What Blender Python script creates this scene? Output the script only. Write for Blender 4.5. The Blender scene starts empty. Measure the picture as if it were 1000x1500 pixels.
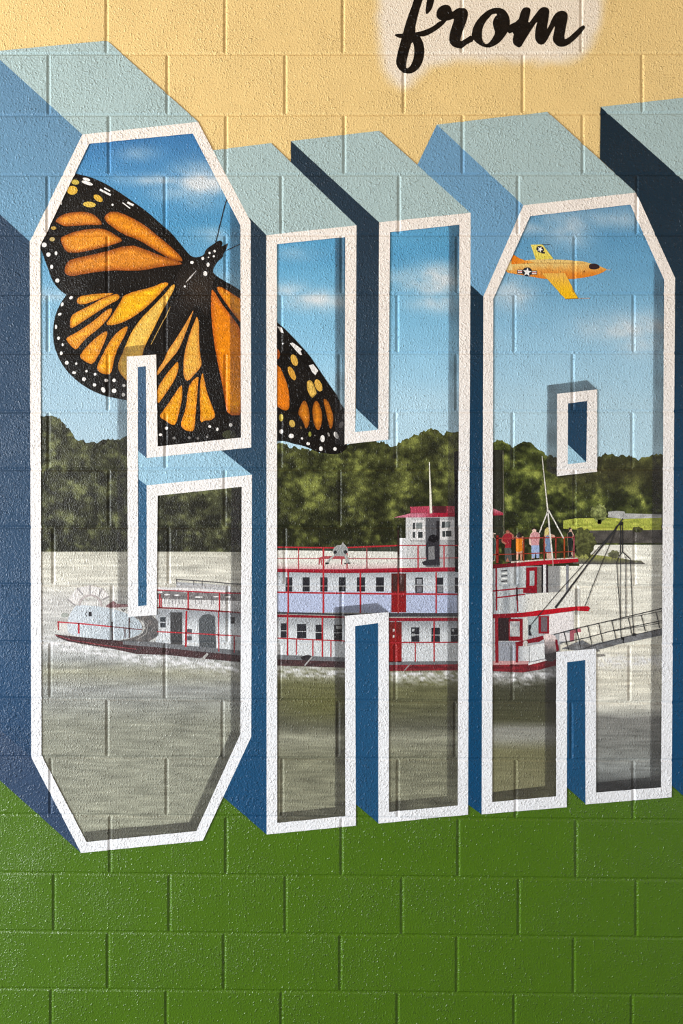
import bpy, math, random
from mathutils import Vector, Matrix, noise
from mathutils.geometry import tessellate_polygon
random.seed(7)
sc = bpy.context.scene
C = sc.collection

# ------------------------------------------------------------------ camera, light, exposure
FPX = 1083.0                      # focal length in pixels of the 1000 x 1500 frame
COURSE, LENGTH = 0.2032, 0.4064   # block wall module
Z0 = 18 * COURSE                  # height of the topmost measured bed joint
CU, CV, CD = 0.8452, -1.5363, 2.5708
RA, RB, RC = 0.0139, -0.0119, -0.0023
ROT = Matrix.Rotation(RC, 3, 'Z') @ Matrix.Rotation(RB, 3, 'Y') @ Matrix.Rotation(RA, 3, 'X')
BAS = Matrix(((1, 0, 0), (0, 0, -1), (0, 1, 0)))     # (right, up, towards viewer) -> world
cam = bpy.data.objects.new('camera', bpy.data.cameras.new('camera'))
C.objects.link(cam)
cam.data.sensor_fit = 'VERTICAL'
cam.data.sensor_height = 36.0
cam.data.lens = FPX / 1500 * 36.0
cam.data.clip_start = 0.05
cam.matrix_world = Matrix.Translation((CU, -CD, CV + Z0)) @ (BAS @ ROT.transposed()).to_4x4()
sc.camera = cam

world = bpy.data.worlds.new('world'); sc.world = world; world.use_nodes = True
bg = world.node_tree.nodes['Background']
bg.inputs[0].default_value = (0.97, 0.985, 1.0, 1); bg.inputs[1].default_value = 1.65

def area(name, loc, target, sx, sy, power, col):
    l = bpy.data.lights.new(name, 'AREA'); l.shape = 'RECTANGLE'; l.size = sx; l.size_y = sy
    l.energy = power; l.color = col
    o = bpy.data.objects.new(name, l); C.objects.link(o); o.location = loc
    o.rotation_euler = (Vector(target) - Vector(loc)).to_track_quat('-Z', 'Y').to_euler()
    return o
# daylight from the open end of the passage on the left
area('daylight_opening', (-9.0, -3.3, 1.75), (1.0, 0, 1.75), 2.6, 2.6, 1800, (0.94, 0.98, 1.0))
sc.view_settings.view_transform = 'Standard'
sc.view_settings.look = 'None'
sc.view_settings.gamma = 1
sc.view_settings.use_curve_mapping = False
sc.view_settings.exposure = 0.04

# ------------------------------------------------------------------ mural coordinates
# The mural was measured in the 1000 x 1500 frame; W() carries a measured point onto the wall plane y = 0.
CAMP = Vector((CU, -CD, CV + Z0)); CAMR = BAS @ ROT.transposed()
def W(x, y, h=0.0):
    d = CAMR @ Vector(((x - 500) / FPX, (750 - y) / FPX, -1.0))
    t = -CAMP.y / d.y
    return (CAMP.x + d.x * t, -h, CAMP.z + d.z * t)
def Z(x0, y0, s, pts):
    return [(x0 + p[0] / s, y0 + p[1] / s) for p in pts]

# bed joints: height at the left, middle and right edge of the measured frame
HJ = {i: v for i, v in enumerate([(79, 80, 77.5), (169, 168.5, 165.5), (256, 257.5, 255), (344, 344.5, 344),
      (431, 431, 430), (517.5, 517, 517), (603, 603, 602.5), (688, 686.5, 687), (772.5, 772, 771.5),
      (856.5, 857, 858.5), (940.5, 941.5, 944.5), (1023.5, 1024.5, 1030), (1109, 1110, 1114),
      (1193, 1197, 1202), (1278.5, 1283, 1289), (1363.5, 1369.5, 1374), (1448, 1453, 1458)])}
VJ = [[156, 329.5, 502, 676, 851], [71.5, 245, 417.5, 591, 765.5, 940], [159.5, 331, 504, 677, 853],
      [70, 241.5, 412, 584, 758, 932], [157, 330, 500, 669, 841], [70, 242.5, 411, 581.5, 753, 927.5],
      [158, 330, 497, 668, 838.5], [71, 242.5, 411, 579, 750.5, 925.5], [159.5, 329, 497.5, 669, 841],
      [78, 247, 417, 585, 755.5, 929], [164, 333.5, 500, 672, 845], [73.5, 241.5, 409.5, 578.5, 750, 921.5],
      [157, 326, 495, 666, 836], [74, 244, 413, 582.5, 755, 927], [161, 331, 500, 671, 843.5],
      [79, 248, 418, 588.5, 759.5, 931.5], [158, 328, 498, 669, 840], [75, 243.5, 412, 582, 753, 925]]
ROWS = range(-3, 18)              # row r lies between bed joints r-1 and r
HL = {}
for i in range(-4, 18):
    if i in HJ:
        a, b, c = HJ[i]; m = (c - a) / 1000.0; k = (a + b + c) / 3 - m * 500
    elif i < 0:
        m, k = -0.0015, 79.6 + 89 * i
    else:
        m, k = 0.010, 1448 + 85.0 * (i - 16)
    HL[i] = (m, k)
def hy(i, x):
    return HL[i][0] * x + HL[i][1]
def joints(r):
    v = list(VJ[r]) if 0 <= r < 18 else list(VJ[r % 2])
    for _ in range(3 if len(v) == 5 else 2): v.insert(0, v[0] - 171.5)
    for _ in range(3): v.append(v[-1] + 171.5)
    return v
VROW = {r: joints(r) for r in ROWS}
WH, WHI = 3.1, 0.8                # bed joint half widths (outer, inner)
WV, WVI = 3.4, 0.8                # head joint half widths
DEPTH = 0.0030
def groove(d, w, wi):
    return 0.0 if d >= w else (-DEPTH if d <= wi else -DEPTH * (w - d) / (w - wi))
def row_of(x, y):
    for r in ROWS:
        if y < hy(r, x): return r
    return 17
def height(x, y):
    r = row_of(x, y)
    d = min(abs(y - hy(r, x)), abs(y - hy(r - 1, x)))
    h = groove(d, WH, WHI)
    dv = min(abs(x - q) for q in VROW[r])
    return min(h, groove(dv, WV, WVI))

# ------------------------------------------------------------------ colours and materials
def lin(c):
    return tuple((v / 255 / 12.92) if v / 255 <= 0.04045 else ((v / 255 + 0.055) / 1.055) ** 2.4 for v in c[:3])
def mix(a, b, t):
    t = max(0.0, min(1.0, t)); return tuple(a[i] + (b[i] - a[i]) * t for i in range(3))
def stops(y, s):
    if y <= s[0][0]: return s[0][1]
    for (y0, c0), (y1, c1) in zip(s, s[1:]):
        if y <= y1: return mix(c0, c1, (y - y0) / (y1 - y0))
    return s[-1][1]
def N(x, y, s, sy=None, seed=0.0):
    return noise.noise(Vector((x / s, y / (sy or s), seed)))

def relief_group():
    g = bpy.data.node_groups.new('block_relief', 'ShaderNodeTree')
    g.interface.new_socket('Normal', in_out='OUTPUT', socket_type='NodeSocketVector')
    g.interface.new_socket('Mottle', in_out='OUTPUT', socket_type='NodeSocketFloat')
    n, l = g.nodes, g.links
    geo = n.new('ShaderNodeNewGeometry'); out = n.new('NodeGroupOutput')
    def nz(scale, detail, rough=0.5):
        t = n.new('ShaderNodeTexNoise'); t.inputs['Scale'].default_value = scale
        t.inputs['Detail'].default_value = detail; t.inputs['Roughness'].default_value = rough
        l.new(geo.outputs['Position'], t.inputs['Vector']); return t.outputs[0]
    def math_(op, a, b):
        m = n.new('ShaderNodeMath'); m.operation = op
        for k, v in ((0, a), (1, b)):
            if isinstance(v, (int, float)): m.inputs[k].default_value = v
            else: l.new(v, m.inputs[k])
        return m.outputs[0]
    def ramp(v, a, b, lo=0.0, hi=1.0):
        m = n.new('ShaderNodeMapRange'); m.interpolation_type = 'SMOOTHSTEP'
        m.inputs[1].default_value = a; m.inputs[2].default_value = b
        m.inputs[3].default_value = lo; m.inputs[4].default_value = hi
        l.new(v, m.inputs[0]); return m.outputs[0]
    peel = nz(185, 2.0, 0.6)                       # orange-peel roller texture
    lumps = ramp(nz(105, 1.0), 0.58, 0.72)         # raised pimples
    pits = ramp(nz(190, 1.0), 0.22, 0.31, 1.0, 0.0)   # pinholes
    patch = ramp(nz(5, 2.0), 0.35, 0.7, 0.55, 1.0)
    h = math_('ADD', math_('MULTIPLY', peel, 0.9), math_('MULTIPLY', lumps, 0.45))
    h = math_('MULTIPLY', h, patch)
    h = math_('SUBTRACT', h, math_('MULTIPLY', pits, 0.4))
    bp = n.new('ShaderNodeBump'); bp.inputs['Strength'].default_value = 1.0
    bp.inputs['Distance'].default_value = 0.0044
    l.new(h, bp.inputs['Height'])
    l.new(bp.outputs[0], out.inputs['Normal'])
    mo = ramp(nz(9, 4.0, 0.6), 0.2, 0.8, 0.96, 1.04)
    l.new(mo, out.inputs['Mottle'])
    return g
RELIEF = relief_group()
def material(name, base=None, rough=0.30, mode='plain', spec=0.2):
    m = bpy.data.materials.new(name); m.use_nodes = True
    n, l = m.node_tree.nodes, m.node_tree.links
    p = n['Principled BSDF']; out = n['Material Output']
    p.inputs['Roughness'].default_value = rough
    p.inputs['Specular IOR Level'].default_value = spec
    g = n.new('ShaderNodeGroup'); g.node_tree = RELIEF
    l.new(g.outputs['Normal'], p.inputs['Normal'])
    if base is not None:
        c = n.new('ShaderNodeRGB'); c.outputs[0].default_value = (*lin(base), 1); col = c.outputs[0]; al = None
    else:
        a = n.new('ShaderNodeAttribute'); a.attribute_name = 'col'; col = a.outputs['Color']; al = a.outputs['Alpha']
    def scale(col, fac):
        s = n.new('ShaderNodeVectorMath'); s.operation = 'SCALE'
        l.new(col, s.inputs[0]); l.new(fac, s.inputs['Scale']); return s.outputs[0]
    col = scale(col, g.outputs['Mottle'])
    geo = n.new('ShaderNodeNewGeometry')
    def noisy(sc3, detail, lo, hi, rough_=0.6, a=0.3, b=0.7):
        mp = n.new('ShaderNodeMapping'); mp.inputs['Scale'].default_value = sc3
        l.new(geo.outputs['Position'], mp.inputs[0])
        t = n.new('ShaderNodeTexNoise'); t.inputs['Scale'].default_value = 1.0
        t.inputs['Detail'].default_value = detail; t.inputs['Roughness'].default_value = rough_
        l.new(mp.outputs[0], t.inputs['Vector'])
        r = n.new('ShaderNodeMapRange'); r.inputs[1].default_value = a; r.inputs[2].default_value = b
        r.inputs[3].default_value = lo; r.inputs[4].default_value = hi
        l.new(t.outputs[0], r.inputs[0]); return r.outputs[0]
    if mode == 'foliage':
        col = scale(col, noisy((150, 150, 150), 3.0, 0.55, 1.45))
    elif mode == 'water':
        col = scale(col, noisy((9, 60, 150), 4.0, 0.78, 1.2, 0.65))
    elif mode == 'brushed':
        col = scale(col, noisy((160, 160, 160), 2.0, 0.8, 1.2))
    l.new(col, p.inputs['Base Color'])
    if mode == 'spray':
        tr = n.new('ShaderNodeBsdfTransparent'); mx = n.new('ShaderNodeMixShader')
        gr = noisy((420, 420, 420), 1.0, -0.5, 0.5)
        ad = n.new('ShaderNodeMath'); ad.operation = 'MULTIPLY_ADD'     # speckled edge of a spray
        w1 = n.new('ShaderNodeMath'); w1.operation = 'SUBTRACT'; w1.inputs[0].default_value = 1.0
        l.new(al, w1.inputs[1])
        w2 = n.new('ShaderNodeMath'); w2.operation = 'MULTIPLY'; l.new(al, w2.inputs[0]); l.new(w1.outputs[0], w2.inputs[1])
        l.new(gr, ad.inputs[0]); l.new(w2.outputs[0], ad.inputs[1]); l.new(al, ad.inputs[2]); ad.use_clamp = True
        l.new(ad.outputs[0], mx.inputs[0]); l.new(tr.outputs[0], mx.inputs[1]); l.new(p.outputs[0], mx.inputs[2])
        l.new(mx.outputs[0], out.inputs['Surface'])
    return m
M = {'cream': material('cream_block_paint', (229, 197, 134)),
     'green': material('green_block_paint', (71, 107, 6), rough=0.25, spec=0.5),
     'paint': material('mural_paint', None),
     'foliage': material('mural_foliage_paint', None, mode='foliage'),
     'water': material('mural_water_paint', None, mode='water'),
     'brushed': material('mural_brushed_paint', None, mode='brushed'),
     'spray': material('mural_spray_paint', None, mode='spray'),
     'greywall': material('unseen_wall_paint', (92, 88, 84), rough=0.6),
     'ceil': material('unseen_ceiling_boards', (190, 160, 124), rough=0.7),
     'concrete': material('floor_concrete', (146, 148, 150), rough=0.7)}

# ------------------------------------------------------------------ mesh helpers
EPS = 0.00009                     # thickness of one coat of paint
def cut(polys, a, b, c):
    out = []
    for p in polys:
        s = [a * x + b * y - c for x, y in p]
        lo, hi = min(s), max(s)
        if lo >= -1e-6 or hi <= 1e-6: out.append(p); continue
        P1, P2 = [], []
        n = len(p)
        for i in range(n):
            j = (i + 1) % n; si, sj = s[i], s[j]
            if si >= 0: P1.append(p[i])
            if si <= 0: P2.append(p[i])
            if (si > 0 and sj < 0) or (si < 0 and sj > 0):
                t = si / (si - sj)
                q = (p[i][0] + (p[j][0] - p[i][0]) * t, p[i][1] + (p[j][1] - p[i][1]) * t)
                P1.append(q); P2.append(q)
        if len(P1) > 2: out.append(P1)
        if len(P2) > 2: out.append(P2)
    return out
def cells(loops, res=None):
    flat = [p for lp in loops for p in lp]
    tri = tessellate_polygon([[Vector((x, y, 0)) for x, y in lp] for lp in loops])
    polys = [[flat[i] for i in t] for t in tri]
    x0, x1 = min(p[0] for p in flat), max(p[0] for p in flat)
    y0, y1 = min(p[1] for p in flat), max(p[1] for p in flat)
    if res:
        for k in range(int(x0 // res), int(x1 // res) + 2): polys = cut(polys, 1, 0, k * res)
    for i, (m, k) in HL.items():
        ya, yb = m * x0 + k, m * x1 + k
        if max(ya, yb) + 4 < y0 or min(ya, yb) - 4 > y1: continue
        for o in (-WH, -WHI, WHI, WH): polys = cut(polys, -m, 1, k + o)
    if res:
        for k in range(int(y0 // res), int(y1 // res) + 2): polys = cut(polys, 0, 1, k * res)
    rows = {}
    for p in polys:
        n = len(p); rows.setdefault(row_of(sum(q[0] for q in p) / n, sum(q[1] for q in p) / n), []).append(p)
    out = []
    for r, ps in rows.items():
        for q in VROW[r]:
            if q < x0 - 4 or q > x1 + 4: continue
            for o in (-WV, -WVI, WVI, WV): ps = cut(ps, 1, 0, q + o)
            near, far = [], []                     # mitre the corners where head joint meets bed joint
            for p in ps:
                n = len(p); cx = sum(a[0] for a in p) / n; cy = sum(a[1] for a in p) / n
                hit = None
                if abs(cx - q) < WV:
                    for i, sg in ((r, -1), (r - 1, 1)):
                        if abs(cy - hy(i, cx)) < WH: hit = (i, sg)
                if not hit: far.append(p); continue
                i, sg = hit; sx = 1 if cx > q else -1; m, k = HL[i]
                g = (WH - WHI) / (WV - WVI)
                # sg*(y - m x - k) - WHI = g * (sx*(x - q) - WVI)
                far += cut([p], -sg * m - g * sx, sg, sg * k + WHI - g * (sx * q + WVI))
            ps = far
        out += ps
    return out
def edge_dist(x, y, loops):
    best = 1e9
    for lp in loops:
        for i in range(len(lp)):
            ax, ay = lp[i - 1]; bx, by = lp[i]
            dx, dy = bx - ax, by - ay; L = dx * dx + dy * dy
            t = 0 if L == 0 else max(0, min(1, ((x - ax) * dx + (y - ay) * dy) / L))
            d = (ax + dx * t - x) ** 2 + (ay + dy * t - y) ** 2
            if d < best: best = d
    return math.sqrt(best)
CAP = CAMP
def coat(name, parent, loops, layer, colour, mat='paint', res=None, dist=False, alpha=None):
    """One coat of paint lying on the block relief. colour: sRGB triple or f(x, y[, d])."""
    if loops and isinstance(loops[0][0], (int, float)): loops = [loops]
    verts, faces, cols, idx = [], [], [], {}
    for p in cells(loops, res):
        f = []
        for x, y in p:
            key = (round(x, 2), round(y, 2))
            if key not in idx:
                idx[key] = len(verts)
                verts.append(W(x, y, height(x, y) + layer * EPS))
                if callable(colour):
                    c = colour(x, y, edge_dist(x, y, loops)) if dist else colour(x, y)
                else: c = colour
                a = 1.0 if alpha is None else (alpha(x, y) if callable(alpha) else alpha)
                cols.append((*lin(tuple(max(0, min(255, v)) for v in c)), a))
            i = idx[key]
            if i not in f: f.append(i)
        if len(f) > 2: faces.append(f)
    # all faces look out of the wall (towards -y)
    out = []
    for f in faces:
        a = 0.0
        for i in range(len(f)):
            p, q = verts[f[i - 1]], verts[f[i]]
            a += p[0] * q[2] - q[0] * p[2]
        if abs(a) < 1e-10: continue
        out.append(f if a > 0 else f[::-1])
    me = bpy.data.meshes.new(name); me.from_pydata(verts, [], out)
    at = me.color_attributes.new('col', 'FLOAT_COLOR', 'POINT')
    at.data.foreach_set('color', [v for c in cols for v in c])
    me.materials.append(M[mat])
    o = bpy.data.objects.new(name, me); C.objects.link(o)
    if parent is not None: attach(o, parent)
    return o
def attach(o, parent):
    o.parent = parent
    if parent.type == 'EMPTY': o.location = -Vector(parent.location)
def thing(name, base, label, cat, group=None):
    o = bpy.data.objects.new(name, None); C.objects.link(o)
    o.empty_display_size = 0.1; o.location = W(*base)
    o['label'] = label; o['category'] = cat
    if group: o['group'] = group
    return o
def tag(o, label, cat, group=None):
    o['label'] = label; o['category'] = cat
    if group: o['group'] = group
    return o
def ell(cx, cy, rx, ry, rot=0, n=12):
    c, s = math.cos(math.radians(rot)), math.sin(math.radians(rot))
    return [(cx + rx * math.cos(t) * c - ry * math.sin(t) * s, cy + rx * math.cos(t) * s + ry * math.sin(t) * c)
            for t in (2 * math.pi * k / n for k in range(n))]
def rect(x0, y0, x1, y1):
    return [(x0, y0), (x1, y0), (x1, y1), (x0, y1)]
def stroke(pts, w):
    """Band of paint along a polyline; w a width or one width per point."""
    ws = w if isinstance(w, (list, tuple)) else [w] * len(pts)
    L, R = [], []
    n = len(pts)
    for i, (x, y) in enumerate(pts):
        ax, ay = pts[max(0, i - 1)]; bx, by = pts[min(n - 1, i + 1)]
        dx, dy = bx - ax, by - ay; q = math.hypot(dx, dy) or 1
        nx, ny = -dy / q * ws[i] / 2, dx / q * ws[i] / 2
        L.append((x + nx, y + ny)); R.append((x - nx, y - ny))
    return L + R[::-1]
def smooth(pts, it=2, closed=True):
    for _ in range(it):
        out = []
        n = len(pts)
        rng = range(n) if closed else range(n - 1)
        if not closed: out.append(pts[0])
        for i in rng:
            (ax, ay), (bx, by) = pts[i], pts[(i + 1) % n]
            out += [(ax * .75 + bx * .25, ay * .75 + by * .25), (ax * .25 + bx * .75, ay * .25 + by * .75)]
        if not closed: out.append(pts[-1])
        pts = out
    return pts
def ragged(pts, step, amp, seed=0):
    """Subdivide an open line and roughen it."""
    out = []
    for (ax, ay), (bx, by) in zip(pts, pts[1:]):
        k = max(1, int(math.hypot(bx - ax, by - ay) / step))
        for i in range(k):
            x, y = ax + (bx - ax) * i / k, ay + (by - ay) * i / k
            out.append((x, y + amp * (N(x, y, 7, seed=seed) + 0.7 * N(x, y, 2.6, seed=seed + 4))))
    out.append(pts[-1]); return out

# ------------------------------------------------------------------ structure: block wall and floor
def box_mesh(name, quads, mats, kind=None):
    vs, fs, ms = [], [], []
    for (lo, hi, mi) in quads:
        b = len(vs)
        vs += [(x, y, z) for x in (lo[0], hi[0]) for y in (lo[1], hi[1]) for z in (lo[2], hi[2])]
        for f in ((0, 1, 3, 2), (4, 6, 7, 5), (0, 4, 5, 1), (2, 3, 7, 6), (0, 2, 6, 4), (1, 5, 7, 3)):
            fs.append([b + i for i in f]); ms.append(mi)
    me = bpy.data.meshes.new(name); me.from_pydata(vs, [], fs)
    for m in mats: me.materials.append(M[m])
    me.polygons.foreach_set('material_index', ms)
    o = bpy.data.objects.new(name, me); C.objects.link(o)
    if kind: o['kind'] = kind
    return o
SPLIT = 8                          # courses above are painted cream, below green
zs = W(500, hy(SPLIT - 1, 500))[2]; ztop = W(500, hy(-4, 500))[2]; zbot = W(500, hy(17, 500))[2]
xl, xr = W(-400, 750)[0], W(1420, 750)[0]
wall = box_mesh('wall_back', [((xl, DEPTH, zs), (xr, 0.12, ztop), 0), ((xl, DEPTH, zbot), (xr, 0.12, zs), 1)],
                ['cream', 'green'], 'structure')
wall['label'] = 'painted concrete block wall carrying the mural'
for r in ROWS:
    v = VROW[r]
    for xa, xb in zip(v, v[1:]):
        if xb < -395 or xa > 1415: continue
        verts = []
        for (wv, wh, h) in ((WV, WH, 0.0), (WVI, WHI, -DEPTH), (WVI, WHI, -0.10)):
            for x, sgn in ((xa + wv, 0), (xb - wv, 0), (xb - wv, 1), (xa + wv, 1)):
                y = hy(r - 1, x) + wh if sgn == 0 else hy(r, x) - wh
                verts.append(W(x, y, h))
        faces = [(3, 2, 1, 0)]
        for k in (0, 4):
            for i in range(4):
                j = (i + 1) % 4; faces.append((k + i, k + j, k + 4 + j, k + 4 + i))
        me = bpy.data.meshes.new('block'); me.from_pydata(verts, [], faces)
        me.materials.append(M['cream' if r < SPLIT else 'green'])
        o = bpy.data.objects.new('block', me); C.objects.link(o); o.parent = wall
# passage floor, plus unseen parts added to dim reflections and warm the top: wall behind the viewer, ceiling; both ends are open to daylight
PX0, PX1, PY = xl - 1.6, xr + 3.0, -6.0
floor = box_mesh('floor', [((PX0, PY, zbot - 0.1), (PX1, 0.12, zbot), 0)], ['concrete'], 'structure')
box_mesh('unseen_wall_front', [((PX0, PY - 0.15, zbot - 0.1), (PX1, PY, ztop + 0.3), 0)], ['greywall'], 'structure')
box_mesh('unseen_ceiling', [((PX0, PY - 0.15, ztop + 0.3), (PX1, 0.12, ztop + 0.45), 0)], ['ceil'], 'structure')

# ------------------------------------------------------------------ letter shapes (measured)
C_OUT = [(121, 197.5), (290, 179), (367, 324.5), (368, 655.5), (215, 671), (214, 536.5), (202, 538), (202.4, 888),
         (215, 886.5), (215, 711), (369, 695.5), (368, 1079), (297, 1231), (119, 1249), (46, 1109), (44, 354)]
C_IN = [(131, 211), (282.5, 196), (352, 330.5), (353, 641), (231, 654), (229, 519.5), (186, 522.5), (187.6, 903.6),
        (229.6, 900.6), (231, 726), (354, 713), (352, 1075), (287.5, 1217), (127, 1233), (61, 1106), (59.5, 360)]
H_OUT = [(390, 344.5), (522, 330.5), (520, 633), (553.7, 629.5), (555, 326), (689, 312), (685, 1193), (554, 1206),
         (553.7, 912.5), (520, 917), (521, 1209), (390.5, 1222)]
H_IN = [(405.5, 358), (505.5, 347.5), (504.5, 651), (568.5, 644), (571, 340.5), (672.5, 329.5), (670, 1179.5),
        (569.5, 1189), (569, 896.5), (505, 902), (505.5, 1195.5), (406, 1205)]
A_OUT = [(766, 301), (931, 282.5), (988, 407.5), (983, 1167.5), (857, 1178), (856.5, 966.5), (830, 970),
         (829.5, 1182), (705, 1192.5), (707.5, 434.5)]
A_IN = [(776, 317), (922.5, 300), (972, 410), (967.5, 1153), (872.5, 1160.5), (872.5, 950), (814, 955), (814, 1166),
        (720.5, 1174.5), (722, 438)]
K_OUT = [(815.5, 577), (874, 570.5), (874, 691), (815, 697.5)]
K_IN = [(831.5, 591), (859.5, 587.5), (858, 677), (831, 680)]
def mid(a, b): return [((p[0] + q[0]) / 2, (p[1] + q[1]) / 2) for p, q in zip(a, b)]
C_MID, H_MID, A_MID = mid(C_OUT, C_IN), mid(H_OUT, H_IN), mid(A_OUT, A_IN)
L_BACK, L_PIC, L_GLAZE, L_FACE, L_LINE = 2, 5, 22, 24, 26

def frame(root, outer, inner, name='outline'):
    # whole outline of one letter as a single coat: quads between outer and inner edge
    verts, faces, cols, idx = [], [], [], {}
    n = len(outer); objs = []
    polys = []
    for i in range(n):
        j = (i + 1) % n
        polys += cells([[outer[i], outer[j], inner[j], inner[i]]])
    for p in polys:
        f = []
        for x, y in p:
            k = (round(x, 2), round(y, 2))
            if k not in idx:
                idx[k] = len(verts); verts.append(W(x, y, height(x, y) + L_LINE * EPS))
            if idx[k] not in f: f.append(idx[k])
        if len(f) < 3: continue
        a = sum(verts[f[i - 1]][0] * verts[f[i]][2] - verts[f[i]][0] * verts[f[i - 1]][2] for i in range(len(f)))
        if abs(a) > 1e-10: faces.append(f if a > 0 else f[::-1])
    me = bpy.data.meshes.new(name); me.from_pydata(verts, [], faces)
    at = me.color_attributes.new('col', 'FLOAT_COLOR', 'POINT')
    at.data.foreach_set('color', [v for q in verts for v in (*lin(mix((234, 236, 241), (238, 228, 219), (q[2] - 1.6) / 1.2)), 1.0)])  # white warms with height: the light's tint is put into the paint colour
    me.materials.append(M['paint'])
    o = bpy.data.objects.new(name, me); C.objects.link(o); attach(o, root); return o
WHITE = (240, 237, 234)
PALE, MEDIUM = (166, 187, 187), (112, 156, 189)
def grad(s): return lambda x, y: stops(y, s)
SLATE = grad([(230, (42, 62, 84)), (700, (46, 70, 96)), (1000, (38, 72, 106)), (1110, (36, 63, 94))])
NAVY = grad([(160, (32, 48, 61)), (400, (38, 56, 72)), (650, (44, 70, 92)), (800, (36, 78, 108)), (1200, (28, 76, 116))])
INK = grad([(160, (20, 40, 53)), (420, (24, 46, 62)), (650, (20, 58, 86)), (900, (16, 70, 106)), (1200, (16, 70, 110))])

letC = thing('painted_letter', (200, 1249), 'painted letter C holding a butterfly and the stern paddle wheel', 'letter')
letH = thing('painted_letter', (540, 1215), 'painted letter H holding the decks and pilothouse of the riverboat', 'letter')
letA = thing('painted_letter', (840, 1190), 'painted letter A holding the small orange airplane and gangway', 'letter')
letR = thing('painted_letter_edge', (1000, 1178), 'navy and pale blue painted side of the letter beside letter A', 'letter')

def facets(root, items, dl=0.0):
    for nm, pts, col in items:
        coat(nm, root, pts, L_FACE + dl, col, res=60 if callable(col) else None)
facets(letC, [
    ('top_face', [(-13, 76), (157, 60), (291, 179.5), (121, 197.5)], PALE),
    ('slanted_face', [(-13, 76), (121, 197.5), (44, 354), (-90, 232)], grad([(80, (92, 130, 160)), (350, (106, 148, 176))])),
    ('side_face', [(-90, 232), (44, 354), (46, 1109), (-89, 988)], SLATE),
    ('lower_face', [(-89, 988), (46, 1109), (119, 1249), (-15, 1129)], (50, 70, 98)),
    ('arm_top_face', [(202.5, 660.5), (215, 671), (325, 660), (369, 695.5), (215, 711), (203, 702)], (152, 192, 214)),
    ('slot_face', [(202, 538), (214, 536.5), (215, 671), (202.5, 660.5)], (64, 92, 120)),
    ('slot_face', [(203, 702), (215, 711), (215, 886.5), (202.4, 888)], (52, 96, 130))])
facets(letH, [
    ('top_face', [(300, 222), (397, 210), (522, 330.5), (390, 344.5), (350, 306)], PALE),
    ('side_face', [(358, 312), (390, 344.5), (390.5, 1222), (327, 1167), (318, 1160), (359, 1078), (361, 704),
                   (369, 695.5), (325, 660.3), (360, 656)], NAVY),
    ('top_face', [(426, 207), (555, 192), (689, 312), (555, 326)], PALE),
    ('side_face', [(426, 207), (555, 326), (553.7, 629.5), (521, 598), (522, 330.5), (426, 238)], NAVY),
    ('crossbar_top_face', [(521, 598), (553.7, 629.5), (520, 633)], (160, 198, 218)),
    ('notch_face', [(519, 917), (554.5, 912.5), (554.5, 1206), (521, 1177.5)], (32, 80, 118))], 0.5)
facets(letA, [
    ('top_face', [(639.5, 183), (801, 164), (931, 282.5), (766, 301)], PALE),
    ('slanted_face', [(639.5, 183), (766, 301), (707.5, 434.5), (687, 416), (688.5, 312), (611, 242)], grad([(190, (106, 148, 180)), (430, (112, 160, 194))])),
    ('side_face', [(687, 416), (707.5, 434.5), (705, 1192.5), (685, 1178)], INK),
    ('counter_face', [(831, 590.5), (860, 587), (858.5, 677.5), (831, 651)], (30, 62, 88)),
    ('counter_floor_face', [(831, 651), (858.5, 677.5), (830.5, 680.5)], (156, 196, 216)),
    ('notch_face', [(829.5, 970), (857, 966.5), (857, 1177), (829.5, 1152.5)], (28, 78, 116))], 1.0)
facets(letR, [
    ('top_face', [(879, 157), (1060, 137), (1195, 257), (1014, 277)], PALE),
    ('side_face', [(879, 157), (1014, 277), (1014, 1178), (983, 1150), (983, 1000), (988, 407.5), (931, 282.5), (878, 233)], INK)], 1.5)
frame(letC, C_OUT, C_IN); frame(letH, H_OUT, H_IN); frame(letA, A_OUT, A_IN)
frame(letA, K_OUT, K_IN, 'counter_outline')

# translucent grey glaze: painted thickness inside the letters
GL = (58, 56, 58)
for root, pts, al in [
    (letC, [(336.7, 302), (352.5, 331), (353.5, 641), (337, 643)], 0.42),
    (letC, [(184, 508), (211, 505), (229, 519.5), (186, 522.5), (187.6, 886), (172.3, 885), (171.5, 523)], 0.40),
    (letC, [(338.4, 716), (354, 713), (352, 1075), (287.5, 1217), (127, 1233), (122.5, 1218), (277, 1204), (337.5, 1072)], 0.50),
    (letH, [(490.4, 349), (505.5, 347.5), (504.7, 651), (490.4, 651)], 0.50),
    (letH, [(489.5, 889.5), (552, 883), (569, 896.5), (505, 902), (505.5, 1195.5), (406, 1205), (410, 1190), (490.5, 1182)], 0.48),
    (letH, [(657, 331), (672.5, 329.5), (670, 1179.5), (569.5, 1189), (571, 1174), (654, 1165.5)], 0.42),
    (letA, [(957, 381), (972, 410), (967.5, 1153), (872.5, 1160.5), (873, 1146), (951.5, 1138)], 0.45),
    (letA, [(798, 958), (814, 955), (814, 1166), (720.5, 1174.5), (721, 1160), (797.5, 1151)], 0.50),
    (letA, [(801, 564.5), (859, 557), (874, 570.5), (815.5, 577), (815, 697), (800, 690)], 0.55)]:
    coat('inset_shadow', root, pts, L_GLAZE, GL, 'spray', res=20, alpha=lambda x, y, al=al: al * (0.9 + 0.35 * N(x, y, 26, seed=2)))

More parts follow.
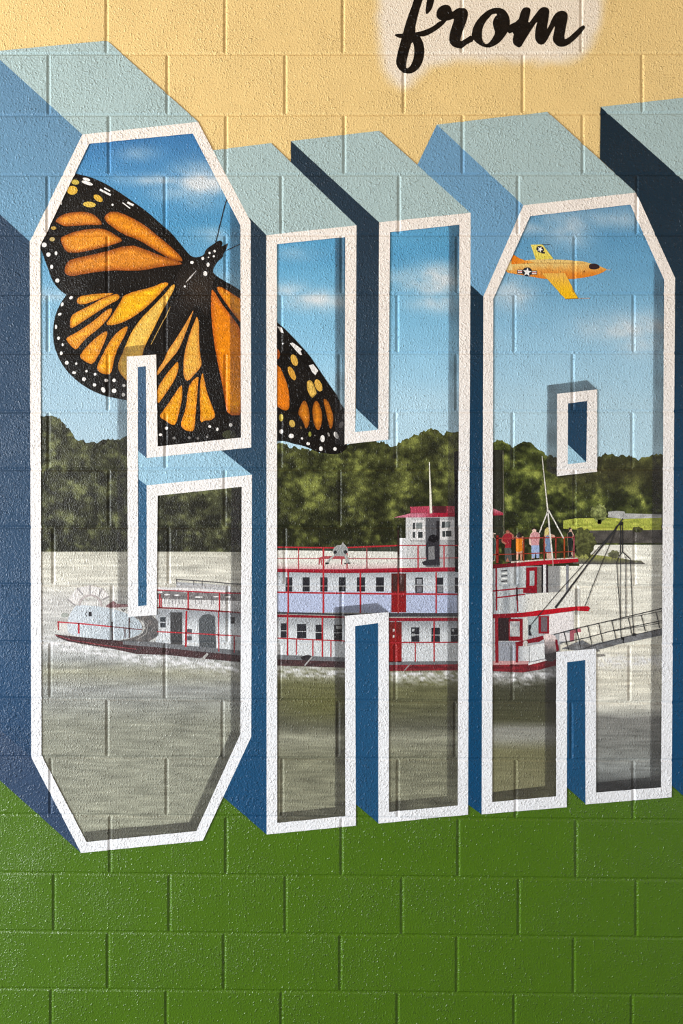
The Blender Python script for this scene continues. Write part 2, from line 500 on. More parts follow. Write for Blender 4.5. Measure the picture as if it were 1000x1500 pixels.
# ------------------------------------------------------------------ pictures inside the letters: sky, trees, river
def sky_fn(st, clouds, seed):
    def f(x, y):
        c = stops(y + 10 * N(x, y, 70, 30, seed), st)
        a = 0.0
        for cx, cy, rx, ry, k in clouds:
            dx, dy = (x - cx) / rx, (y - cy) / ry
            q = math.exp(-(dx * dx + dy * dy)) * k
            a = max(a, q * (1.0 + 0.55 * N(x, y, 30, 20, seed) + 0.35 * N(x, y, 12, 9, seed + 3)))
        a = min(0.9, a)
        return mix(c, (222, 222, 222), a)
    return f
SKY_C = sky_fn([(195, (56, 114, 166)), (250, (76, 136, 182)), (330, (78, 146, 188)), (430, (118, 168, 198)), (520, (152, 186, 206)), (640, (166, 193, 208))],
               [(235, 263, 60, 9, .5), (296, 268, 40, 26, .85), (262, 282, 40, 14, .4), (205, 225, 30, 10, .3), (310, 345, 30, 12, .35), (75, 432, 26, 10, .5), (320, 410, 40, 14, .2)], 1.0)
SKY_H = sky_fn([(340, (92, 158, 196)), (375, (84, 154, 196)), (400, (104, 168, 204)), (520, (144, 194, 222)), (600, (178, 212, 230)), (680, (186, 216, 232))],
               [(470, 440, 50, 14, .8), (420, 425, 30, 12, .5), (636, 410, 44, 22, .85), (590, 405, 40, 12, .4), (430, 372, 40, 10, .3), (640, 445, 40, 12, .55)], 5.0)
SKY_A = sky_fn([(300, (96, 146, 180)), (350, (92, 150, 188)), (430, (116, 168, 200)), (500, (146, 190, 216)), (600, (174, 206, 222)), (690, (182, 212, 226))],
               [(830, 335, 34, 30, .55), (900, 320, 60, 14, .4), (750, 430, 30, 22, .6), (930, 480, 70, 20, .65), (940, 500, 40, 24, .4), (780, 335, 30, 10, .4)], 9.0)
def panel(nm, root, poly, col, mat='paint', layer=L_BACK, res=4.0, **k):
    return coat(nm, root, poly, layer, col, mat, res, **k)
panel('sky', letC, [(126, 204), (286, 187.5), (359.5, 327.5), (360, 660), (54, 660), (52, 357)], SKY_C, res=5)
panel('sky', letH, [(398, 351), (514, 339), (513, 642), (561, 637), (563, 333), (681, 321), (678, 690), (398, 690)], SKY_H, res=5)
panel('sky', letA, [(771, 309), (927, 291), (980, 409), (976, 690), (713, 690), (715, 436)], SKY_A, res=5)
def tree_fn(dark, midc, light, seed, box, base=810):
    # leafy clumps: rounded tufts, paler on their upper left side
    rnd = random.Random(seed); grid = {}
    x0, y0, x1, y1 = box
    for _ in range(int((x1 - x0) * (y1 - y0) / 62)):
        cx, cy, cr = rnd.uniform(x0, x1), rnd.uniform(y0, y1), rnd.uniform(3.0, 8.5)
        cb = rnd.uniform(-.25, .62) + 0.75 * N(cx, cy, 34, 26, seed)
        for gx in range(int((cx - 14) // 14), int((cx + 14) // 14) + 1):
            for gy in range(int((cy - 14) // 14), int((cy + 14) // 14) + 1): grid.setdefault((gx, gy), []).append((cx, cy, cr, cb))
    def f(x, y):
        v = 0.30 + 0.45 * N(x, y, 27, 22, seed) + 0.40 * N(x, y, 9, 7, seed + 2)
        t = 0.0
        for cx, cy, cr, cb in grid.get((int(x // 14), int(y // 14)), ()):
            dx, dy = (x - cx) / cr, (y - cy) / cr; q = dx * dx + dy * dy
            if q < 2.6: t = max(t, cb * math.exp(-q) * (0.85 - 0.3 * dx - 0.55 * dy)) if cb > 0 else min(t, cb * math.exp(-q))
        v += t * 1.15 - 0.30 * max(0.0, (y - base + 90) / 90)
        return mix(dark, midc, v * 2) if v < .5 else mix(midc, light, (v - .5) * 2)
    return f
T_C = ragged([(53, 611), (75, 609), (90, 616), (103, 631), (112, 644), (130, 648), (150, 645), (165, 643), (195, 640), (360, 640)], 2, 4, 1)
panel('treeline', letC, T_C + [(360, 809), (300, 808), (200, 808), (53, 808)], tree_fn((38, 38, 30), (70, 72, 51), (112, 116, 76), 3.0, (50, 600, 362, 812)), 'foliage', 3, 2.5)
T_H = ragged([(398, 646), (430, 655), (470, 662), (505, 654), (520, 645), (540, 645), (562, 648), (575, 655), (587, 648), (600, 640), (615, 636),
              (630, 627), (640, 631), (650, 637), (660, 633), (677, 631)], 2, 5, 2)
panel('treeline', letH, T_H + [(677, 812), (398, 812)], tree_fn((36, 38, 22), (76, 80, 42), (128, 134, 68), 7.0, (396, 620, 680, 815), 800), 'foliage', 3, 2.5)
T_A = ragged([(713, 650), (732, 645), (745, 651), (752, 656), (765, 646), (778, 650), (790, 660), (800, 667), (815, 668), (860, 668), (874, 669),
              (890, 665), (905, 668), (925, 667), (935, 672), (945, 668), (976, 664)], 2, 4, 3)
def tree_A(x, y, g=tree_fn((34, 38, 20), (80, 88, 42), (146, 154, 74), 11.0, (710, 640, 980, 830), 800)):
    c = g(x, y)
    return mix(c, (54, 50, 36), 0.75 * max(0, 1 - abs(y - 690) / 45) * max(0, min(1, (x - 795) / 40)))
panel('treeline', letA, T_A + [(976, 798), (852, 798), (848, 829), (713, 829)], tree_A, 'foliage', 3, 2.5)

HULL_B = [(60, 930), (83, 935), (168, 951), (240, 959), (354, 970), (407, 975), (505, 978), (570, 982), (669, 982), (765, 985), (815, 975), (830, 960)]
def hull_y(x):
    for (ax, ay), (bx, by) in zip(HULL_B, HULL_B[1:]):
        if x <= bx: return ay + (by - ay) * max(0, (x - ax)) / (bx - ax)
    return 960
def water_fn(st, seed, foam=1.0, amt=1.0, dark=None):
    def f(x, y):
        c = stops(y, st)
        v = N(x, y, 60, 5, seed) + 0.7 * N(x, y, 25, 2.6, seed + 2)
        c = mix(c, tuple(q * (0.72 if v < 0 else 1.3) for q in c), min(1, abs(v) * amt))
        if dark: c = dark(x, y, c)
        d = y - hull_y(x) - 7
        w = 11 if d > 0 else 7
        a = foam * math.exp(-(d / w) ** 2) * (0.75 + 1.5 * N(x, y, 12, 3.4, seed + 6) + N(x, y, 4, 2.2, seed + 8))
        return mix(c, (232, 232, 235), min(.95, a))
    return f
panel('river', letC, [(53, 808), (361, 808), (360, 1077), (292, 1224), (123, 1241), (53.5, 1107)],
      water_fn([(808, (184, 182, 168)), (815, (198, 195, 182)), (850, (206, 203, 191)), (880, (198, 196, 193)), (935, (182, 182, 179)), (965, (150, 152, 150)),
                (985, (152, 151, 133)), (1010, (150, 152, 149)), (1060, (141, 142, 129)), (1215, (150, 151, 134))], 2.0, 0.8, 0.55), 'water', 2.5, 3.0)
def dark_h(x, y, c):
    if x < 530:
        return mix(c, (104, 104, 60), 0.6 * math.exp(-((y - 1030) / 26) ** 2) * max(0, min(1, (x - 400) / 60)))
    return c
panel('river', letH, [(398, 806), (677, 806), (677, 1186), (562, 1197), (562, 905), (512, 910), (513, 1202), (398, 1213)],
      water_fn([(806, (210, 208, 196)), (960, (150, 152, 146)), (988, (120, 120, 92)), (1000, (104, 104, 72)), (1040, (98, 98, 74)), (1065, (96, 96, 82)),
                (1080, (146, 146, 128)), (1110, (124, 124, 104)), (1195, (138, 138, 118))], 4.0, 0.75, 0.6, dark_h), 'water', 2.5, 3.0)
def dark_a(x, y, c):
    if x < 822:
        return stops(y, [(960, (150, 150, 150)), (990, (112, 112, 108)), (1000, (70, 70, 56)), (1055, (78, 78, 58)), (1068, (140, 140, 132)), (1082, (150, 150, 140)),
                         (1100, (118, 116, 86)), (1165, (128, 126, 98))])
    return c
panel('river', letA, [(713, 795), (976, 795), (975, 1160), (865, 1169), (864, 958), (822, 962), (822, 1174), (713, 1183)],
      water_fn([(795, (234, 232, 220)), (900, (232, 229, 216)), (1000, (222, 218, 202)), (1036, (220, 218, 206)), (1044, (172, 172, 164)), (1052, (134, 134, 130)),
                (1100, (128, 130, 126)), (1125, (146, 150, 148)), (1150, (80, 82, 82))], 6.0, 0.7, 0.5, dark_a), 'water', 2.5, 3.0)

# far river bank in letter A: lawn, pale wall, dark bank, bushes
ZD = (815, 740, 6.25)
def zd(p): return Z(*ZD, p)
nzc = lambda c, s=9, k=.25, seed=0: (lambda x, y: mix(c, tuple(v * (1.5 if N(x, y, s, s * .6, seed) > 0 else .5) for v in c), abs(N(x, y, s, s * .6, seed)) * 2 * k))
coat('riverbank_wall', letA, zd([(470, 60), (545, 52), (620, 58), (625, 76), (960, 84), (960, 116), (600, 125), (470, 110)]), 5, nzc((176, 176, 174)), res=4)
coat('riverbank_lawn', letA, zd([(60, 140), (160, 122), (300, 118), (600, 118), (960, 116), (960, 228), (600, 232), (320, 232), (60, 215)]), 4,
     lambda x, y: mix((196, 200, 92), (146, 156, 62), 0.5 + N(x, y, 14, 3, 3)), 'brushed', 3)
coat('riverbank_slope', letA, zd([(300, 232), (960, 226), (960, 345), (330, 347)]), 4.3, nzc((80, 76, 72), 14, .4), 'brushed', 4)
coat('riverbank_spit', letA, zd([(150, 440), (300, 450), (420, 462), (600, 488), (700, 505), (770, 508), (815, 540), (400, 542), (150, 535)]), 4,
     lambda x, y: mix((150, 152, 84), (92, 90, 86), (y - 816) / 8 + .4 * N(x, y, 8, 3)), 'brushed', 3)
def bush(cx, cy, rx, ry, c0, c1, seed):
    pts = [(cx + rx * (1 + q) * math.cos(t), cy + ry * (1 + q) * math.sin(t)) for t, q in ((k * 2 * math.pi / 44, .34 * N(k * 1.7, seed, 3.1) + .16 * N(k * 4.1, seed + 3, 2.3)) for k in range(44))]
    coat('bush', letA, pts, 6, lambda x, y: mix(c0, c1, .45 + (cy - y) / ry * .3 + .9 * N(x, y, 6, 5, seed) + .5 * N(x, y, 2.6, 2.2, seed)), 'foliage', 2)
for a in [((390, 72), (76, 78), (72, 78, 42), (160, 168, 104), 2), ((250, 350), (100, 130), (60, 62, 36), (104, 108, 62), 5), ((522, 450), (48, 38), (84, 84, 66), (120, 122, 88), 8),
          ((745, 222), (42, 26), (50, 52, 30), (88, 92, 48), 11)]:
    (px, py), = zd([a[0]]); bush(px, py, a[1][0] / 6.25, a[1][1] / 6.25, a[2], a[3], a[4])
(tx, ty), = zd([(390, 150)])
coat('bush_trunk', letA, rect(tx - 2.5, ty - 3, tx + 2.5, ty + 4), 6, (62, 56, 40))

# ------------------------------------------------------------------ monarch butterfly (letters C and H)
BLK = lambda x, y: mix((12, 9, 8), (28, 23, 20), .4 + .6 * N(x, y, 30))
fly = thing('butterfly', (290, 660), 'orange and black monarch butterfly with white spotted wing edges', 'butterfly')
ZA, ZB, ZC, ZR, ZS, ZT, ZU = (55, 245, 6.25), (180, 300, 5.556), (70, 410, 5.556), (220, 440, 7.143), (225, 530, 7.692), (400, 465, 9.09), (400, 565, 9.09)
fw = coat('forewing', fly, [(104, 249)] + smooth(Z(*ZA, [(345, 55), (470, 85), (600, 140), (720, 210), (850, 300), (1000, 405)]) +
          Z(*ZB, [(300, 150), (390, 225), (460, 310), (520, 385), (560, 425)]), 1, False) + [(292, 390), (271, 401), (244, 412), (215, 420), (176, 428), (120, 430), (97, 432)] +
          smooth([(97, 432), (86, 424), (77, 412), (72, 398), (66, 382), (61, 367), (54, 356)], 2, False), 7, BLK, 'brushed', 14)
hw = coat('hindwing', fly, [(240, 411), (176, 426), (120, 428), (97, 431)] + smooth(Z(*ZC, [(150, 125), (110, 180), (75, 250), (50, 330), (42, 430), (50, 530), (80, 620), (130, 710),
          (200, 790), (300, 870), (400, 920), (480, 950), (560, 965), (640, 980)]), 1, False) + [(222, 588), (222, 530), (262, 480), (275, 420), (262, 404)], 7.5, BLK, 'brushed', 14)
hr = coat('hindwing', fly, [(262, 404), (300, 395), (330, 500), (358, 600), (358, 650), (224, 664), (222, 520), (222, 500), (246, 440)], 8, BLK, 'brushed', 14)
fr = coat('forewing', fly, smooth([(296, 384), (311, 398), (317, 405), (333, 414), (353, 426), (361, 432)], 1, False) + [(361, 645), (330, 648), (318, 560), (304, 430)], 8.5, BLK, 'brushed', 14)
tipb = coat('forewing_tip', fly, [(398, 466)] + smooth(Z(*ZT, [(60, 70), (130, 130), (250, 250), (370, 380), (480, 500), (600, 680), (720, 860), (820, 1000)]) +
            Z(*ZU, [(860, 150), (900, 250), (980, 350)]), 1, False) + [(508, 654)] +
            smooth(Z(*ZU, [(960, 850), (900, 900), (800, 915), (680, 900), (570, 880), (500, 840), (400, 800), (250, 770), (180, 740), (60, 735)]), 1, False) + [(398, 645)], 8.5, BLK, 'brushed', 14)
tipb['label'] = 'black wing tip with yellow and white spots'
bd = coat('body', fly, smooth([(279, 374), (283, 377), (290, 377), (299, 373.5), (300.5, 367), (306, 362), (313, 357.5), (317, 354), (323, 352), (326, 356), (324, 362), (334, 355), (333, 361),
          (327.5, 371), (326, 377), (317, 384.5), (310.5, 397), (316, 405), (309, 424), (305, 470), (296, 455), (290, 445), (270, 462), (262, 470), (252, 486), (246, 500), (244, 520), (232, 520), (238, 490),
          (250, 455), (262, 425), (255, 410), (266, 392)], 1), 9, lambda x, y: mix((24, 20, 19), (58, 46, 36), max(0, 1 - math.hypot(x - 290, y - 425) / 45) * .8), 'brushed', 5)
for pts, w in ((Z(*ZB, [(755, 305), (785, 180), (830, 0)]) + [(333, 290)], 1.3), (Z(*ZB, [(835, 375), (900, 345), (960, 318)]), 1.1)):
    coat('antenna', fly, stroke(pts, w), 9.5, (38, 36, 36))
ORG, EDGE = (232, 142, 26), (142, 68, 18)
def cell(par, pts, centre=ORG, edge=EDGE, w=5.0, layer=10, grad2=None):
    def f(x, y, d):
        c = centre if grad2 is None else mix(centre, grad2[2], (y - grad2[0]) / (grad2[1] - grad2[0]))
        c = tuple(v * .94 for v in mix(edge, c, .05 + d / (w * 1.25)))
        return mix(c, tuple(v * 1.3 for v in c), .9 * N(x, y, 11, 6) + .5 * N(x, y, 4))
    coat('wing_cell', par, smooth(pts, 1), layer, f, 'brushed', 4, True)
cell(fw, Z(*ZA, [(155, 492), (230, 430), (340, 410), (440, 408), (510, 430), (560, 470), (590, 510), (585, 530), (450, 530), (330, 538), (250, 542), (200, 520)]), (226, 140, 42))
cell(fw, Z(*ZA, [(205, 650), (260, 615), (400, 575), (540, 560), (610, 565), (700, 610), (785, 668), (740, 695), (600, 735), (400, 780), (300, 785), (260, 770), (230, 720)]), (230, 144, 40))
cell(fw, [(94, 395), (99, 382.5), (112, 378), (150, 370), (190, 358), (212, 365), (236, 375), (256, 381), (268, 386), (264, 388), (234, 391), (216, 395), (198, 397), (160, 396), (125, 401), (105, 405), (96, 402)], (218, 134, 40), w=7)
cell(fw, [(152, 317), (165, 308), (190, 317), (215, 332), (223, 339), (239, 352), (254, 365), (265, 376), (268, 383), (263, 383), (248, 379), (225, 365), (202, 351), (180, 343), (165, 333), (155, 325)], (230, 140, 30))
YEL = (240, 176, 44)
for pts, c in (([(232, 185), (250, 135), (350, 115), (500, 105), (540, 108), (440, 150), (330, 190), (270, 203)], (236, 172, 44)),
    ([(180, 385), (185, 310), (210, 275), (320, 220), (450, 150), (550, 110), (585, 125), (580, 160), (500, 200), (400, 265), (300, 330), (200, 395)], (240, 172, 44)),
    ([(148, 490), (160, 465), (250, 420), (380, 330), (470, 250), (525, 225), (520, 270), (470, 340), (400, 410), (330, 460), (280, 510), (235, 570), (200, 550)], (236, 156, 44)),
    ([(465, 367), (510, 310), (560, 230), (600, 165), (615, 125), (700, 95), (850, 60), (950, 15), (990, 30), (940, 80), (860, 170), (760, 260), (640, 335), (540, 370)], (244, 176, 24)),
    ([(250, 625), (300, 560), (380, 480), (460, 420), (490, 420), (470, 490), (430, 580), (370, 690), (320, 675)], (236, 156, 34)),
    ([(398, 710), (430, 640), (480, 540), (540, 450), (600, 400), (655, 370), (640, 430), (590, 520), (550, 600), (530, 700), (515, 765), (460, 770), (410, 745)], (240, 162, 30))):
    cell(hw, Z(*ZC, pts), c, (196, 116, 30), 4)
cell(hw, [(172.6, 540), (174, 529), (182, 511), (192, 487), (207, 466), (223, 450), (240, 432), (254, 415), (257, 420), (246, 440), (238, 455), (225, 482), (213, 505), (208, 520), (200, 560), (188, 560), (178, 550)],
     (238, 190, 86), (214, 150, 50), 4)
cell(bd, [(220, 506), (227, 492), (238, 471), (251, 445.6), (246.6, 458), (234, 480.6), (223, 503)], (222, 190, 104), (190, 150, 80), 2, 10)
for pts, c in (([(78, 720), (140, 640), (180, 530), (260, 420), (340, 290), (400, 190), (460, 85), (430, 180), (390, 290), (320, 470), (280, 540), (180, 660), (60, 810)], (236, 178, 76)),
    ([(490, 160), (510, 230), (510, 400), (520, 560), (540, 660), (530, 700), (450, 790), (395, 850), (360, 820), (345, 760), (350, 600), (375, 480), (420, 330), (465, 220)], (236, 174, 68))):
    cell(hr, Z(*ZR, pts), c, (208, 130, 50), 3.5)
for pts, c in (([(30, 315), (150, 130), (230, 40), (268, -6), (280, 20), (280, 90), (240, 200), (150, 340), (30, 505)], (238, 170, 50)),
    ([(70, 600), (100, 560), (200, 420), (310, 250), (325, 300), (320, 420), (290, 560), (250, 715), (190, 705), (130, 660), (75, 630)], (242, 164, 22)),
    ([(300, 710), (340, 590), (370, 480), (380, 350), (410, 240), (510, 150), (500, 250), (490, 400), (475, 560), (465, 720), (450, 780), (400, 785), (340, 765)], (242, 160, 22)),
    ([(550, 110), (570, 200), (600, 340), (640, 450), (690, 580), (690, 630), (640, 660), (580, 660), (525, 690), (525, 560), (520, 400), (525, 220)], (242, 164, 22))):
    cell(hr, Z(*ZS, pts), c, (206, 122, 26), 3.5)
cell(fr, [(309, 426), (312, 424), (324, 444), (338, 462), (354, 484), (357, 540), (357, 608), (333, 608.5), (329, 586), (325, 560), (321, 543), (313, 500), (309, 460)], (226, 126, 18), (190, 92, 22), 5, 10, (440, 600, (246, 152, 10)))
cell(fr, [(316, 422), (322, 419), (337, 428), (357, 441), (357, 478), (342, 460), (329, 442)], (232, 146, 26), (196, 100, 22), 3)
cell(tipb, [(398, 534), (409, 535), (416.5, 552), (421, 564), (423, 575), (424, 587), (423.6, 599), (417.6, 602), (411, 599), (398, 590)], (228, 124, 16), (180, 96, 20), 4)
cell(tipb, ell(406, 519, 4, 8, 0), (206, 96, 20), (150, 70, 20), 3)
for pts in ([(410, 185), (450, 230), (475, 320), (490, 430), (470, 540), (430, 580), (400, 480), (340, 390), (332, 350), (360, 270)], [(555, 195), (600, 215), (640, 320), (655, 420), (640, 540), (600, 605), (550, 540), (525, 420), (520, 300)],
            [(660, 170), (720, 185), (770, 300), (805, 420), (790, 540), (760, 590), (730, 480), (700, 340)]):
    cell(tipb, Z(*ZU, pts), (212, 128, 30), (140, 76, 24), 4)
cell(tipb, Z(*ZT, [(450, 850), (490, 832), (530, 865), (560, 950), (580, 1000), (575, 1020), (540, 1055), (520, 1075), (490, 1045), (455, 970), (447, 910)]), (228, 186, 90), (180, 140, 60), 2.5)
def spot(par, zz, x, y, rx, ry=None, rot=0, col=(236, 232, 228), layer=11):
    s = zz[2]; (px, py), = Z(*zz, [(x, y)])
    coat('wing_spot', par, ell(px, py, rx / s, (ry or rx) / s, rot, 10), layer, col)
YS = (218, 172, 62)
for a in ((345, 137, 38, 24, 10, (196, 172, 76)), (318, 212, 50, 42, 0, YS), (555, 285, 48, 27, 35, YS), (475, 342, 60, 26, 5, (214, 178, 74)), (148, 558, 25, 17, 0, (186, 150, 70)), (135, 660, 25, 20, 0, (182, 160, 104))):
    spot(fw, ZA, *a)
for a in ((62, 712, 24, 22), (100, 800, 20), (170, 788, 13, 18), (130, 912, 15, 20), (687, 345, 11), (448, 112, 36, 14, 15), (455, 145, 55, 16, 18), (215, 328, 10, 18)): spot(fw, ZA, *a)
spot(fw, (40, 240, 2.941), 130, 503, 9)
for p, w in (([(570, 205), (670, 256)], 18), ([(610, 190), (665, 220)], 13), ([(778, 325), (848, 378)], 10), ([(822, 322), (878, 350)], 20)):
    coat('wing_spot', fw, stroke(Z(*ZA, p), w / 6.25), 11, (232, 228, 224))
for a in ((190, 145, 17, 12, -35), (118, 200, 12, 17, 20), (98, 280, 16, 11, -20), (67, 383, 9, 18), (88, 475, 12, 14), (122, 528, 9, 12), (108, 597, 12, 16), (155, 675, 16), (232, 682, 10), (215, 755, 16, 12), (315, 743, 10),
          (385, 768, 12), (295, 808, 16), (380, 855, 14), (452, 895, 16, 24, -25), (475, 818, 14), (540, 818, 15), (540, 903, 20, 18), (620, 860, 13), (615, 935, 15)): spot(hw, ZC, *a)
for a in ((78, 822, 20, 16), (143, 748, 20, 18), (632, 730, 16), (717, 760, 15, 20), (868, 712, 20)): spot(hr, ZS, *a)
for a in ((230, 860, 20, 15), (402, 855, 16), (497, 862, 14), (602, 845, 16)): spot(hr, ZS, *a, col=(120, 116, 114))
spot(fr, ZS, 850, 820, 80, 50, 0, (58, 60, 42), 9.2)
for a in ((562, 470, 16, 13), (650, 437, 12, 14), (705, 393, 10), (745, 378, 11), (740, 420, 9), (697, 428, 6), (693, 488, 13, 18), (670, 560, 18, 20), (503, 665, 9)): spot(bd, ZB, *a)
coat('body_streak', bd, stroke(Z(*ZB, [(512, 632), (550, 590), (596, 538)]), [.9, 2.2, .8]), 11, (190, 184, 180))
for a in ((280, 570, 44, 82, -20, (208, 162, 70)), (248, 745, 40, 102, -25, (206, 150, 56)), (602, 905, 46, 88, -22, (214, 166, 72))): spot(tipb, ZT, *a)
for a in ((105, 425, 30, 50, 0, (186, 166, 70)), (252, 505, 40, 52, -20, (196, 162, 78)), (488, 645, 20, 35, 0, (146, 146, 62)), (738, 650, 14, 30, -20, (140, 136, 132)), (905, 520, 28, 48, 20, (126, 122, 120)), (935, 410, 18, 42, 0, (84, 82, 82)),
          (370, 558, 14, 20, -20, (104, 80, 50)), (107, 610, 28, 30), (240, 670, 36, 32), (385, 702, 16), (465, 772, 25, 22), (657, 705, 30, 48), (838, 660, 28, 52, -25), (635, 840, 26, 32), (822, 842, 24), (555, 663, 10, 10, 0, (120, 116, 112))): spot(tipb, ZU, *a)
for p in ([(220, 345), (260, 335), (330, 385), (385, 430), (365, 445), (385, 500), (360, 500), (310, 450)], [(475, 640), (530, 622), (600, 710), (560, 770), (520, 730)], [(55, 120), (110, 130), (140, 212), (100, 195)]):
    coat('wing_spot', tipb, Z(*ZT, p), 11, (226, 222, 218))
spot(tipb, ZT, 127, 348, 11)

# ------------------------------------------------------------------ rocket plane (letter A)
ZP = (735, 345, 6.25)
def zp(p): return Z(*ZP, p)
plane = thing('airplane', (810, 440), 'small orange and yellow airplane with star emblems in the painted sky', 'airplane')
coat('fuselage', plane, smooth(zp([(40, 262), (85, 262), (180, 240), (230, 222), (460, 218), (720, 232), (800, 252), (890, 280), (940, 300), (962, 313), (900, 350), (800, 378), (680, 395), (540, 405), (400, 400), (250, 375), (120, 352), (30, 338)]), 1), 7,
     lambda x, y: mix((228, 192, 116), (222, 128, 34), (y - 388 - (x - 760) * -.02) / 17 + .25 * N(x, y, 8)), 'paint', 4)
coat('tailplane', plane, zp([(20, 322), (60, 225), (90, 235), (95, 318)]), 7.5, (232, 204, 140))
coat('tail_fairing', plane, zp([(85, 218), (105, 175), (150, 205), (200, 226), (300, 246), (180, 258), (85, 265)]), 8, lambda x, y: mix((226, 122, 22), (230, 152, 60), (x - 752) / 22), 'paint', 5)
fin = coat('tail_fin', plane, zp([(262, 85), (370, 82), (470, 215), (310, 222)]), 7.5, lambda x, y: mix((236, 218, 112), (226, 206, 84), (y - 358) / 20), 'paint', 6)
coat('probe', plane, stroke(zp([(365, 83), (400, 86), (440, 83)]), 1.0), 8, (60, 74, 84))
coat('spine_line', plane, stroke(zp([(180, 258), (300, 252), (770, 252)]), .8), 8, (178, 122, 44))
wing = coat('wing', plane, zp([(365, 347), (575, 345), (695, 572), (690, 580), (580, 582)]), 9, lambda x, y: mix((232, 178, 84), (240, 186, 24), (y - 402) / 26), 'paint', 5)
coat('wing_tip', plane, stroke(zp([(578, 582), (698, 577)]), 1.0), 9.5, (150, 104, 30))
coat('probe', plane, stroke(zp([(698, 577), (805, 575)]), .8), 8, (196, 150, 110))
coat('probe', plane, stroke(zp([(955, 314), (1000, 317)]), .9), 8, (206, 170, 130))
coat('canopy', plane, smooth(zp([(793, 265), (838, 255), (882, 268), (895, 290), (885, 303), (845, 313), (795, 305)]), 1), 8, (52, 34, 36))
coat('hatch', plane, ell(735 + 752 / 6.25, 345 + 330 / 6.25, 1.5, 1.5, 0, 8), 8, (150, 86, 30))
def star(cx, cy, r, rot): return [(cx + (r if k % 2 == 0 else r * .42) * math.sin(k * math.pi / 5 + rot), cy - (r if k % 2 == 0 else r * .42) * math.cos(k * math.pi / 5 + rot)) for k in range(10)]
em = coat('star_emblem', plane, zp(ell(230, 333, 46, 42)), 8.5, (36, 38, 48))
em['label'] = 'dark round emblem with white star and side bars'
for x0, y0, x1, y1 in ((138, 312, 188, 350), (268, 322, 320, 360)):
    coat('bar', em, zp(rect(x0, y0, x1, y1)), 8.2, (44, 40, 52))
    coat('bar_field', em, zp(rect(x0 + 6, y0 + 6, x1 - 5, y1 - 6)), 8.4, (226, 218, 214))
    coat('bar_stripe', em, zp(rect(x0 + 6, y0 + 15, x1 - 5, y1 - 16)), 8.6, (186, 62, 52))
coat('star', em, zp(star(230, 336, 42, .12)), 9, (240, 238, 236))
em2 = coat('star_emblem', fin, zp(ell(348, 127, 37, 30, 25)), 8.5, (36, 38, 48))
coat('emblem_star', fin, zp(star(348, 127, 29, .5)), 9, (240, 238, 230))
for a in ((325, 97, 345, 108), (362, 150, 392, 166)): coat('emblem_bar', fin, zp(rect(*a)), 8.4, (44, 40, 52))

# ------------------------------------------------------------------ word
ZF, ZG = (570, 0, 6.667), (710, 0, 6.667)
word = thing('painted_word', (710, 110), 'black brushed script word from on a soft white cloud of spray', 'lettering')
HALO = [(546, -60), (545, 20), (549, 80), (556, 108), (570, 128), (592, 140), (614, 133), (632, 112), (648, 100), (700, 97), (760, 99), (815, 101), (845, 96), (868, 78), (884, 45), (893, 5), (880, -40), (800, -70), (650, -90)]
HALO = [(x + (x - 715) / math.hypot(x - 715, y - 25) * 7, y + (y - 25) / math.hypot(x - 715, y - 25) * 7) for x, y in HALO]
HS = smooth(HALO, 2)
def halo_a(x, y):
    d = max(0, min(1, (edge_dist(x, y, [HS]) - 2 + 5 * N(x, y, 20)) / 24)); return d * d * (3 - 2 * d) * .96
coat('spray_cloud', word, HS, 3, lambda x, y: mix((229, 197, 134), (234, 220, 202), halo_a(x, y) + .25 * halo_a(x, y) * (1 - halo_a(x, y)) * N(x, y, 3)), 'paint', 4)
KK = lambda x, y: mix((10, 6, 5), (34, 27, 22), .12 + .7 * N(x, y, 7))
coat('letter_f', word, [smooth(Z(*ZF, [(150, 260), (185, 150), (220, 60), (245, -20), (290, -85), (360, -120), (425, -100), (445, -40), (435, 20), (415, 90), (370, 142), (352, 130), (358, 60), (368, 0), (362, -40), (340, -40), (325, 0), (285, 120), (243, 312), (290, 345),
      (325, 400), (345, 490), (332, 590), (290, 670), (230, 714), (180, 722), (110, 697), (68, 640), (66, 580), (85, 500), (120, 370)]), 1), smooth(Z(*ZF, [(225, 395), (245, 470), (240, 560), (212, 640), (165, 678), (163, 620), (190, 500)]), 1)], 6, KK, 'paint', 5)
coat('crossbar', word, smooth(Z(*ZF, [(48, 345), (65, 332), (130, 330), (260, 318), (340, 298), (430, 258), (490, 205), (570, 190), (520, 250), (440, 310), (350, 357), (300, 357), (180, 378), (110, 376), (75, 362)]), 1), 6.5, KK, 'paint', 5)
coat('letter_r', word, smooth(Z(*ZF, [(458, 140), (470, 90), (510, 55), (560, 43), (600, 68), (612, 122), (650, 90), (700, 70), (752, 88), (770, 130), (757, 200), (720, 290), (697, 370), (693, 402), (740, 383), (805, 338), (830, 400), (760, 430), (715, 468), (680, 474), (620, 457),
      (583, 410), (588, 330), (620, 230), (637, 180), (590, 197), (540, 207), (490, 197), (463, 170)]), 1), 7, KK, 'paint', 5)
coat('letter_o', word, [smooth(Z(*ZF, [(803, 330), (820, 260), (870, 180), (940, 115)]) + Z(*ZG, [(60, 85), (130, 74), (190, 93), (232, 150), (245, 220), (235, 290), (200, 345), (150, 410), (90, 450), (30, 470)]) + Z(*ZF, [(900, 452), (840, 412), (805, 365)]), 1),
      smooth(Z(*ZF, [(903, 330), (910, 270), (940, 210), (985, 160)]) + Z(*ZG, [(70, 138), (128, 133), (88, 178), (75, 225), (85, 280), (102, 320), (65, 390), (25, 432)]) + Z(*ZF, [(925, 427), (905, 385)]), 1)], 7.5, KK, 'paint', 5)
